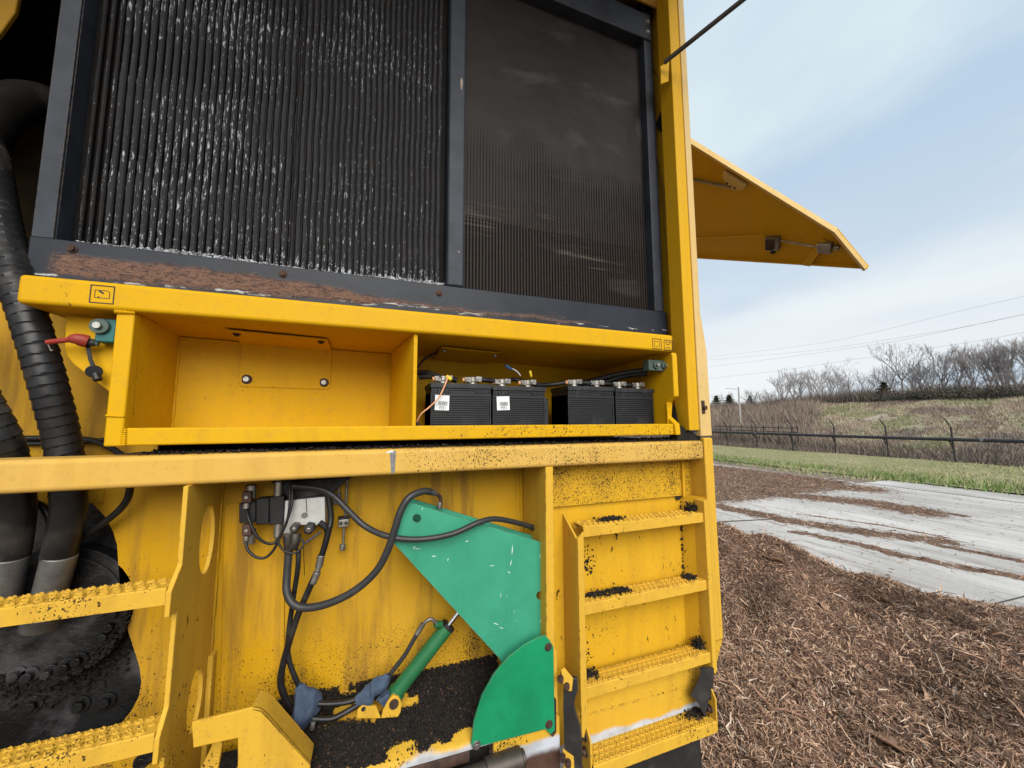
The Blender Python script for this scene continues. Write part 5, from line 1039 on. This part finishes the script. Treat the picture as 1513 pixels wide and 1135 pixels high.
# ------------------------------------------------------------------ fence along the verge
def copy_thing(root, loc, rz=0.0, sc=1.0, label=None):
    c = root.copy(); COL.objects.link(c); c.location = loc; c.rotation_euler = (0, 0, rz); c.scale = (sc, sc, sc) if not isinstance(sc, tuple) else sc
    if label: c['label'] = label
    for ch in list(root.children):
        d = ch.copy(); COL.objects.link(d); d.parent = c
    return c
XF, ZF = 25.62, -.02
fence = empty('perimeter_fence', (XF, 14.6, 0), 'dark chain link fence with angled post tops and a thick black pipe along it', 'fence')
iron = plain('black_fence_iron', (.020, .020, .023), (.038, .036, .036), .5, 9); pipe_m = plain('black_plastic_pipe', (.022, .022, .026), (.040, .040, .045), .35, 4)
pm = MB(); pm.cyl((0, 0, -.4), (0, 0, 1.68), .036, 10); pm = pm.mesh('fence_post', iron, 40)
am = MB(); am.cyl((0, 0, 1.66), (-.30, .04, 2.05), .026, 8); am = am.mesh('barb_arm', iron, 40)
km = MB(); km.tube([(0, 0, .62), (-.06, .0, .72), (-.16, 0, .90), (-.20, 0, 1.0)], .028, 8, 4); km.tube([(-.20, 0, 1.18), (-.31, 0, 1.12), (-.31, 0, 1.0), (-.20, 0, .95), (-.09, 0, 1.0)], .016, 8, 4); km = km.mesh('pipe_hanger', iron, 40)
for i in range(-3, 18):
    y = 9.64 + 2.43 * i; p = bpy.data.objects.new('fence_post', pm); COL.objects.link(p); p.parent = fence; p.location = Vector((XF, y, ZF)) - fence.location; p.rotation_euler = (random.uniform(-.015, .015), random.uniform(-.015, .015), random.uniform(-.2, .2))
    for nm, me in (('barb_arm', am), ('pipe_hanger', km)):
        q = bpy.data.objects.new(nm, me); COL.objects.link(q); q.parent = p
m = MB(); m.tube([(XF - .20, 2.3 + 3 * i, 1.06 + .012 * math.sin(i * 1.3)) for i in range(17)], .082, 12, 3); m.build('black_pipe', pipe_m, fence, smooth=60)
m = MB()
for y in (8.6, 19.2, 30.1): m.cyl((XF - .20, y, 1.06), (XF - .20, y + .10, 1.06), .088, 14)
for y, nm in ((8.6, 0), (19.2, 0), (30.1, 0)): q = MB(); q.cyl((XF - .20, y, 1.06), (XF - .20, y + .10, 1.06), .090, 14); q.build('pipe_coupling', M['steel'], fence, smooth=40)
V = []; F = []; s_ = .085; y0, y1, zt_ = 2.3, 51.0, 1.62
for dirn in (1, -1):
    for y in np.arange(y0 - zt_, y1 + zt_, s_):
        a, b = (y, 0.0), (y + dirn * zt_, zt_)
        if max(a[0], b[0]) < y0 or min(a[0], b[0]) > y1: continue
        n = len(V); V += [(XF + .04, a[0], a[1] - .03), (XF + .04, a[0] + .0045, a[1] - .03), (XF + .04, b[0] + .0045, b[1]), (XF + .04, b[0], b[1])]; F.append((n, n + 1, n + 2, n + 3))
o = np_mesh('chain_link', V, F, 4, iron, fence); o['kind'] = 'stuff'
m = MB()
for k, (dx, dz) in enumerate(((-.10, 1.79), (-.20, 1.92), (-.295, 2.04))): m.cyl((XF + dx, 2.3, ZF + dz), (XF + dx, 51, ZF + dz), .0035, 4)
o = m.build('barbed_wires', iron, fence); o['kind'] = 'stuff'

# grass on the verge
GR = [plain('grass_blade_green', (.11, .18, .04), (.17, .23, .07), .8, 3, 0), plain('grass_blade_straw', (.40, .35, .20), (.33, .30, .16), .85, 3, 0), plain('grass_blade_olive', (.22, .24, .10), (.28, .27, .13), .85, 3, 0)]
def blades(name, xy, z, hgt, wd, mi, label, mats, cat='grass', lean=.45, cross=True):
    r = np.random.RandomState(len(xy)); n = len(xy); a = r.uniform(0, 2 * np.pi, n); h_ = hgt * r.uniform(.5, 1.3, n); l_ = r.normal(0, lean, (n, 2)) * h_[:, None]
    dx, dy = np.cos(a) * wd / 2, np.sin(a) * wd / 2; x, y = xy[:, 0], xy[:, 1]
    V = np.stack([np.stack([x - dx, y - dy, z - .02], 1), np.stack([x + dx, y + dy, z - .02], 1), np.stack([x + l_[:, 0], y + l_[:, 1], z + h_], 1)], 1).reshape(-1, 3)
    o = np_mesh(name, V, np.arange(3 * n).reshape(-1, 3), 3, mats, mi=mi)
    return tag(o, label, cat, None, 'stuff')
r = np.random.RandomState(9); n = 70000
x = r.uniform(14.8, 25.6, n); y = r.uniform(1, 46, n)
keep = (x > 15.9 + .8 * (fbm(y * .5, y * 0, 2) - .5) + np.where(y > 7.5, -.9, 0)) & (r.uniform(0, 1, n) < np.clip(14 / np.hypot(x, y), .2, 1) ** 1.5); x, y = x[keep], y[keep]; n = len(x)
edge_g = np.exp(-((x - 16.6 - .8 * fbm(y * .3, y * 0, 4)) / 1.3) ** 2) * (fbm(x * .8, y * .5, 6) * 2.2)
mi = np.where(r.uniform(0, 1, n) < np.clip(edge_g, 0, .92), 0, np.where(r.uniform(0, 1, n) < .5, 1, 2))
gz = .02 + .06 * (fbm(x, y, 8) - .5)
blades('grass', np.stack([x, y], 1), gz, .07 + .0 * x + .13 * np.clip(edge_g, 0, 1), .035, mi, 'short grass verge with a greener ragged edge before the fence', GR)

# ------------------------------------------------------------------ trees
BARK = plain('grey_brown_bark', (.15, .13, .12), (.22, .195, .18), .9, 2, .1); TWIG = plain('purple_grey_twigs', (.18, .160, .158), (.25, .225, .22), .9, 1.2, 0)
def bare_tree(seed, h, spread=.55, forks=3, trunk_f=.32, up=.35, depth=5, r0=None):
    r = random.Random(seed); T = MB(); B = MB(); r0 = r0 or h * .017
    def limb(mb, p, d, ln, rad, k, seg=3):
        pts = [p]
        for i in range(seg):
            d = (d + Vector((r.gauss(0, .13), r.gauss(0, .13), r.gauss(.04, .08)))).normalized(); pts.append(pts[-1] + d * ln / seg)
        n = 5 if k == 0 else (4 if k < 3 else 3); vs = []; u = d.orthogonal().normalized(); v = d.cross(u)
        for i, q in enumerate(pts):
            rr = rad * (1 - .42 * i / seg) if k < depth else rad * (1 - .7 * i / seg)
            for j in range(n): a = 6.2832 * j / n; vs.append(q + (u * math.cos(a) + v * math.sin(a)) * rr)
        mb.add(vs, [(i * n + j, i * n + (j + 1) % n, (i + 1) * n + (j + 1) % n, (i + 1) * n + j) for i in range(seg) for j in range(n)])
        return pts, d, rad * .58
    def grow(p, d, ln, rad, k):
        pts, d2, r2 = limb(B, p, d, ln, max(rad, h * .0017), k, 3 if k < 4 else 2)
        if k >= depth: return
        for i in range(forks if k < depth - 1 else forks + 1):
            q = pts[-1] if i < 2 else pts[r.choice((1, 2))] if len(pts) > 2 else pts[-1]
            u = d2.orthogonal().normalized(); u = Matrix.Rotation(r.uniform(0, 6.28), 3, d2) @ u
            nd_ = (d2 + u * spread * r.uniform(.6, 1.4) + Vector((0, 0, up * r.uniform(.2, 1)))).normalized()
            grow(q, nd_, ln * r.uniform(.58, .86), r2 * r.uniform(.75, 1.05), k + 1)
    pts, d, r2 = limb(T, Vector((0, 0, -.3)), Vector((r.gauss(0, .05), r.gauss(0, .05), 1)), h * trunk_f + .3, r0, 0, 5)
    for i in range(forks + 1):
        q = pts[-1] if i < 3 else pts[3]; a = 6.28 * i / (forks + 1) + r.uniform(-.5, .5)
        grow(q, Vector((math.cos(a) * spread, math.sin(a) * spread, .8 + up)).normalized(), h * r.uniform(.19, .27), r2, 1)
    return T.mesh('trunk', BARK), B.mesh('crown', TWIG)
def tree_at(px, py_top, X, label, protos, group='bare trees on the hilltop', hproto=7.0, rz=None):
    d = ray(px, 590); t = X / d[0]; y = d[1] * t; zb = float(hill(X, y)); dt = ray(px, py_top); zt_ = dt[2] / dt[0] * X + EYE
    s_ = (zt_ - zb) / hproto; pr = random.choice(protos) if isinstance(protos, list) else protos
    T = empty('bare_tree', (X, y, zb), label, 'tree', group)
    for nm, me in (('trunk', pr[0]), ('crown', pr[1])): o = bpy.data.objects.new(nm, me); COL.objects.link(o); o.parent = T
    T.scale = (s_, s_, s_); T.rotation_euler = (0, 0, random.uniform(0, 6.28) if rz is None else rz); return T
def norm_proto(pr, h=7.0):
    top = max(v.co.z for v in pr[1].vertices); k = h / top
    for me in pr:
        for v in me.vertices: v.co *= k
    return pr
wide = norm_proto(bare_tree(11, 7, .62, 3, .36, .28, 5)); crooked = norm_proto(bare_tree(23, 7, .75, 2, .45, .15, 6))
slim = [norm_proto(bare_tree(s_, 7, .34, 3, .34, .45, 5)) for s_ in (31, 37, 41, 47)]; mixp = [norm_proto(bare_tree(s_, 7, .5, 3, .25, .35, 5)) for s_ in (53, 59, 61)]
tree_at(1335, 499, 54, 'tallest spreading bare tree standing clear on the hill crest', wide)
tree_at(1262, 526, 55, 'crooked bare tree with a bent trunk left of the tall spreading tree', crooked)
G1 = 'slender bare grey tree in the crowded row on the hill crest'; G2 = 'small bare tree in the thin row farther off on the left'; G3 = 'low bushy bare tree at the foot of the taller hilltop trees'
random.seed(12)
ORD = 'first second third fourth fifth sixth seventh eighth ninth tenth eleventh twelfth thirteenth fourteenth fifteenth sixteenth seventeenth eighteenth'.split()
def row(items, X0, X1, fmt, protos, group, jit):
    items = sorted(items)
    for i, (px, pt) in enumerate(items): tree_at(px, pt + random.uniform(-jit, jit), random.uniform(X0, X1), fmt % ORD[i], protos, group)
row(((1408, 500), (1421, 503), (1437, 497), (1450, 515), (1462, 500), (1472, 508), (1484, 492), (1496, 495), (1507, 497), (1522, 490), (1537, 500), (1393, 524), (1430, 520), (1476, 525), (1500, 520), (1382, 530), (1556, 500)), 53.5, 60, 'slender bare grey tree, %s from the left in the tall crowded hilltop row', slim, 'tall bare trees on the hilltop', 3)
row(((1297, 540), (1312, 535), (1352, 530), (1366, 527), (1375, 527), (1346, 545), (1325, 545), (1280, 545), (1250, 553), (1414, 535), (1445, 540), (1464, 545), (1490, 540), (1510, 535)), 53, 57, 'low bushy bare tree, %s from the left of those under the tall hilltop trees', mixp, 'low bare trees on the hilltop', 3)
row(((1207, 534), (1222, 546), (1236, 541), (1188, 546), (1173, 540), (1160, 549), (1197, 543), (1150, 562), (1140, 571), (1127, 574), (1115, 576), (1104, 574), (1082, 578), (1066, 580), (1213, 560), (1181, 562), (1245, 560), (1133, 580)), 56, 72, 'small bare tree, %s from the left in the thin far row behind the brush', mixp + slim, 'bare trees farther off', 2)
# brush thickets: countless thin stems
def thicket(name, n, region, hgt, wd, mats, label, seed, pm, patch=False):
    r = np.random.RandomState(seed); x = r.uniform(region[0], region[1], n); y = r.uniform(region[2], region[3], n); k = region[4](x, y, r); x, y = x[k], y[k]; z = hill(x, y); n = len(x)
    return blades(name, np.stack([x, y], 1), z, hgt * (.55 + .9 * fbm(x * .4, y * .4, seed)), wd, r.choice(len(mats), n, p=pm) if not patch else np.digitize(fbm(x * .22, y * .42, 91) + r.normal(0, .05, n), (.36, .43, .52)), label, mats, 'brush', .38)
BR = [plain('brush_grey_brown', (.20, .16, .135), (.26, .21, .18), .95, 1, 0), plain('brush_russet', (.29, .20, .14), (.33, .24, .17), .95, 1, 0), plain('brush_dark', (.055, .042, .036), (.085, .066, .055), .95, 1, 0), plain('brush_straw', (.44, .37, .27), (.50, .43, .33), .95, 1, 0)]
line = lambda x: 21 + (x - 34) * .58
thicket('hillside_brush', 60000, (33, 54, 18, 64, lambda x, y, r: y > line(x) + r.normal(0, .8, len(x))), 1.15, .055, BR, 'tangled grey and russet brush covering the slope at left behind the fence', 5, (.46, .26, .18, .10))
thicket('crest_brush', 46000, (52.3, 60, 8, 62, lambda x, y, r: x > 52.8 + r.normal(0, .3, len(x))), 1.7, .06, BR, 'dense grey brown brush at the foot of the hilltop trees', 6, (.55, .08, .35, .02))
thicket('ditch_weeds', 34000, (26.6, 34, 3, 40, lambda x, y, r: r.uniform(0, 1, len(x)) < .85 - .08 * np.abs(x - 30)), .62, .035, BR, 'dead brown weeds filling the ditch behind the fence', 7, (.46, .08, .44, .02))
thicket('hill_grass', 52000, (33, 53, 6, 33, lambda x, y, r: (y < line(x) + 1) & (fbm(x * .35, y * .35, 15) > .27)), .28, .06, [BR[0], BR[1], BR[3], plain('hill_grass_olive', (.25, .245, .13), (.31, .295, .17), .95, 1, 0)], 'tufted straw coloured grass on the mown hillside', 8, None, True)
# evergreen shrubs and conifers
EV = [plain('evergreen_dark', (.070, .064, .052), (.095, .085, .070), .85, 2, 0), plain('evergreen_mid', (.095, .098, .066), (.125, .12, .088), .85, 2, 0), plain('evergreen_yellow', (.14, .16, .04), (.17, .18, .06), .85, 2, 0)]
def leaf_clump(n, shape, sz, seed, mats, pm):
    r = np.random.RandomState(seed); P_ = shape(r, n); a = r.normal(0, 1, (n, 3)); a /= np.linalg.norm(a, axis=1)[:, None]; b = np.cross(a, r.normal(0, 1, (n, 3))); b /= np.linalg.norm(b, axis=1)[:, None]; s_ = sz * r.uniform(.5, 1.4, n)[:, None]
    V = np.stack([P_ - a * s_, P_ + b * s_ * .5, P_ + a * s_, P_ - b * s_ * .5], 1).reshape(-1, 3)
    return V, np.arange(4 * n).reshape(-1, 4), r.choice(len(mats), n, p=pm)
def bush_shape(r, n):
    c = r.normal(0, 1, (9, 3)) * (.8, .8, .25) + (0, 0, .7); k = r.randint(0, 9, n); q = c[k] + r.normal(0, .38, (n, 3)); q[:, 2] = np.abs(q[:, 2]); return q
def cone_shape(r, n):
    z = r.uniform(0, 1, n) ** 1.3 * .92 + .06; a = r.uniform(0, 6.28, n); q = (1 - z) * .34 * (.55 + .45 * np.sin(z * 42)) * np.sqrt(r.uniform(.1, 1, n)); return np.stack([q * np.cos(a), q * np.sin(a), z], 1)
def plant_proto(name, cat, label, group, shape, n, sz, mats, pm, seed, trunk):
    T = empty(name, (0, 0, 0), label, cat, group); V, F, mi = leaf_clump(n, shape, sz, seed, mats, pm); o = np_mesh('foliage', V, F, 4, mats, mi=mi); o.parent = T
    m = MB(); m.cyl((0, 0, -.3), (0, 0, trunk), .03 if name == 'shrub' else .016, 6, .008); t = m.build('trunk', BARK); t.parent = T; return T
S0 = plant_proto('shrub', 'shrub', 'dark evergreen shrub in the hedge below the hilltop trees', 'evergreen shrubs on the hilltop', bush_shape, 2600, .085, EV[:2], (.7, .3), 3, .6)
for i, (px, X, s_) in enumerate(((1300, 53.4, .85), (1318, 53.0, .8), (1338, 53.6, .9), (1352, 53.2, 1.0), (1368, 53.1, 1.1), (1384, 53.3, 1.15), (1398, 53.0, 1.1), (1412, 53.2, 1.2), (1428, 53.1, 1.05), (1444, 53.4, 1.1), (1460, 53.2, 1.0), (1478, 53.5, 1.05), (1496, 53.1, 1.0), (1512, 53.3, 1.1))):
    d = ray(px, 590); y = X / d[0] * d[1]; loc = (X, y, float(hill(X, y)) - .1)
    if i == 0: S0.location = loc; S0.scale = (s_ * .8,) * 3
    else: copy_thing(S0, loc, random.uniform(0, 6.28), s_ * random.uniform(.6, .9))
C0 = plant_proto('conifer', 'tree', 'dark green conifer just left of the utility pole', 'conifers far off', cone_shape, 2400, .05, EV[:2], (.6, .4), 4, .9)
for i, (px, pt, pb_, X, lab) in enumerate(((1077, 584, 604, 66, 'dark green conifer just left of the utility pole'), (1108, 585, 600, 68, 'dark green conifer just right of the utility pole'), (1058, 585, 606, 62, 'dark conifer half hidden behind the yellow column'), (1305, 565, 592, 54.2, 'dark green conifer among the bare trees near the tall spreading tree'))):
    d = ray(px, pt); zt_ = d[2] / d[0] * X + EYE; y = d[1] / d[0] * X; db = ray(px, pb_); zb = db[2] / db[0] * X + EYE; loc = (X, y, zb); s_ = zt_ - zb
    if i == 0: C0.location = loc; C0.scale = (s_ * 2.4, s_ * 2.4, s_)
    else: copy_thing(C0, loc, random.uniform(0, 6.28), (s_ * 2.2, s_ * 2.2, s_), lab)
Yc = plant_proto('conifer', 'tree', 'small yellow green conifer low on the brushy slope beside the yellow column', 'conifers far off', cone_shape, 1500, .06, EV[1:], (.35, .65), 6, .9)
X = 47; d = ray(1069, 605); zt_ = d[2] / d[0] * X + EYE; y = d[1] / d[0] * X; zb = float(hill(X, y)); Yc.location = (X, y, zb - .2); Yc.scale = (1.9, 1.9, max(zt_ - zb + .2, 1.2))
# utility pole, wires, low pale buildings, far rail fence
X = 39.5; d = ray(1091, 572); y = d[1] / d[0] * X; zt_ = d[2] / d[0] * X + EYE; zb = float(hill(X, y))
pole = empty('utility_pole', (X, y, zb), 'thin grey wooden utility pole on the brushy slope at left', 'pole'); pw = plain('weathered_pole_wood', (.30, .28, .26), (.38, .36, .33), .9, 2)
m = MB(); m.cyl((X, y, zb - .3), (X, y, zt_), .10, 8, .075); m.build('pole_shaft', pw, pole, smooth=40); m = MB(); m.cyl((X - .1, y + .1, zt_ - .25), (X - .8, y + 1.0, zt_ - .1), .022, 6); m.build('lamp_arm', M['steel'], pole)
def wire(pts, X, label):
    q = []
    for px, py in pts: d = ray(px, py); q.append(Vector((X, d[1] / d[0] * X, d[2] / d[0] * X + EYE)))
    a, b = q[0], q[-1]; e0 = a + (a - q[1]) * .6; e1 = b + (b - q[-2]) * .8; m = MB(); m.tube([e0] + q + [e1], .016, 5, 6); tag(m.build('power_line', iron), label, 'power line', 'power lines')
wire([(1060, 541), (1160, 528), (1281, 511), (1361, 497), (1481, 471), (1530, 459)], 95, 'third wire down, running just below the upper pair across the sky')
wire([(1060, 531), (1200, 518), (1361, 494), (1440, 480), (1530, 462)], 100, 'second wire from the top of the four across the sky')
wire([(1060, 526), (1200, 509), (1300, 489), (1400, 464), (1530, 434)], 104, 'topmost thin wire of the four crossing the sky') 
wire([(1060, 558), (1150, 548), (1250, 533), (1365, 516), (1450, 503), (1530, 488)], 92, 'lowest thin wire sagging behind the bare trees')
def shed(px0, px1, pyt, pyb, X, label):
    d0, d1 = ray(px0, pyb), ray(px1, pyb); y0, y1 = d0[1] / d0[0] * X, d1[1] / d1[0] * X; zt_ = ray(px0, pyt)[2] / ray(px0, pyt)[0] * X + EYE; zb = d0[2] / d0[0] * X + EYE - 1
    y0, y1 = min(y0, y1), max(y0, y1); B = empty('shed', (X, (y0 + y1) / 2, zb), label, 'building', 'pale roofs far off')
    m = MB(); m.box(X, X + 6, y0, y1, zb, zt_ - .35); m.build('wall', plain('pale_metal_wall', (.34, .35, .36), (.42, .42, .42), .7, 1), B)
    m = MB(); m.prism([(X - .3, y0 - .2, zt_ - .35), (X + 3, y0 - .2, zt_), (X + 6.3, y0 - .2, zt_ - .35), (X + 3, y0 - .2, zt_ - .5)], (0, y1 - y0 + .4, 0)); m.build('roof', plain('white_roof', (.60, .62, .64), (.66, .67, .68), .6, 1), B)
shed(1094, 1131, 596, 602, 74, 'long low building with pale roof beyond the brushy slope'); shed(1056, 1073, 601, 606, 78, 'small pale roofed building at the far left by the yellow column')
ff = empty('rail_fence', (33.2, 27, 0), 'far dark rail fence low behind the perimeter fence at left', 'fence')
yy = [ray(px, 632)[1] / ray(px, 632)[0] * 33.2 for px in (1040, 1064, 1079, 1096, 1111, 1128, 1150, 1178)]
for y in yy: m = MB(); z = float(hill(33.2, y)); m.cyl((33.2, y, z - .2), (33.2, y, 1.55), .04, 6); m.build('rail_post', iron, ff)
for z in (1.05, 1.40): m = MB(); m.cyl((33.2, yy[0], z), (33.2, yy[-1], z - .1), .03, 6); m.build('rail', iron, ff)
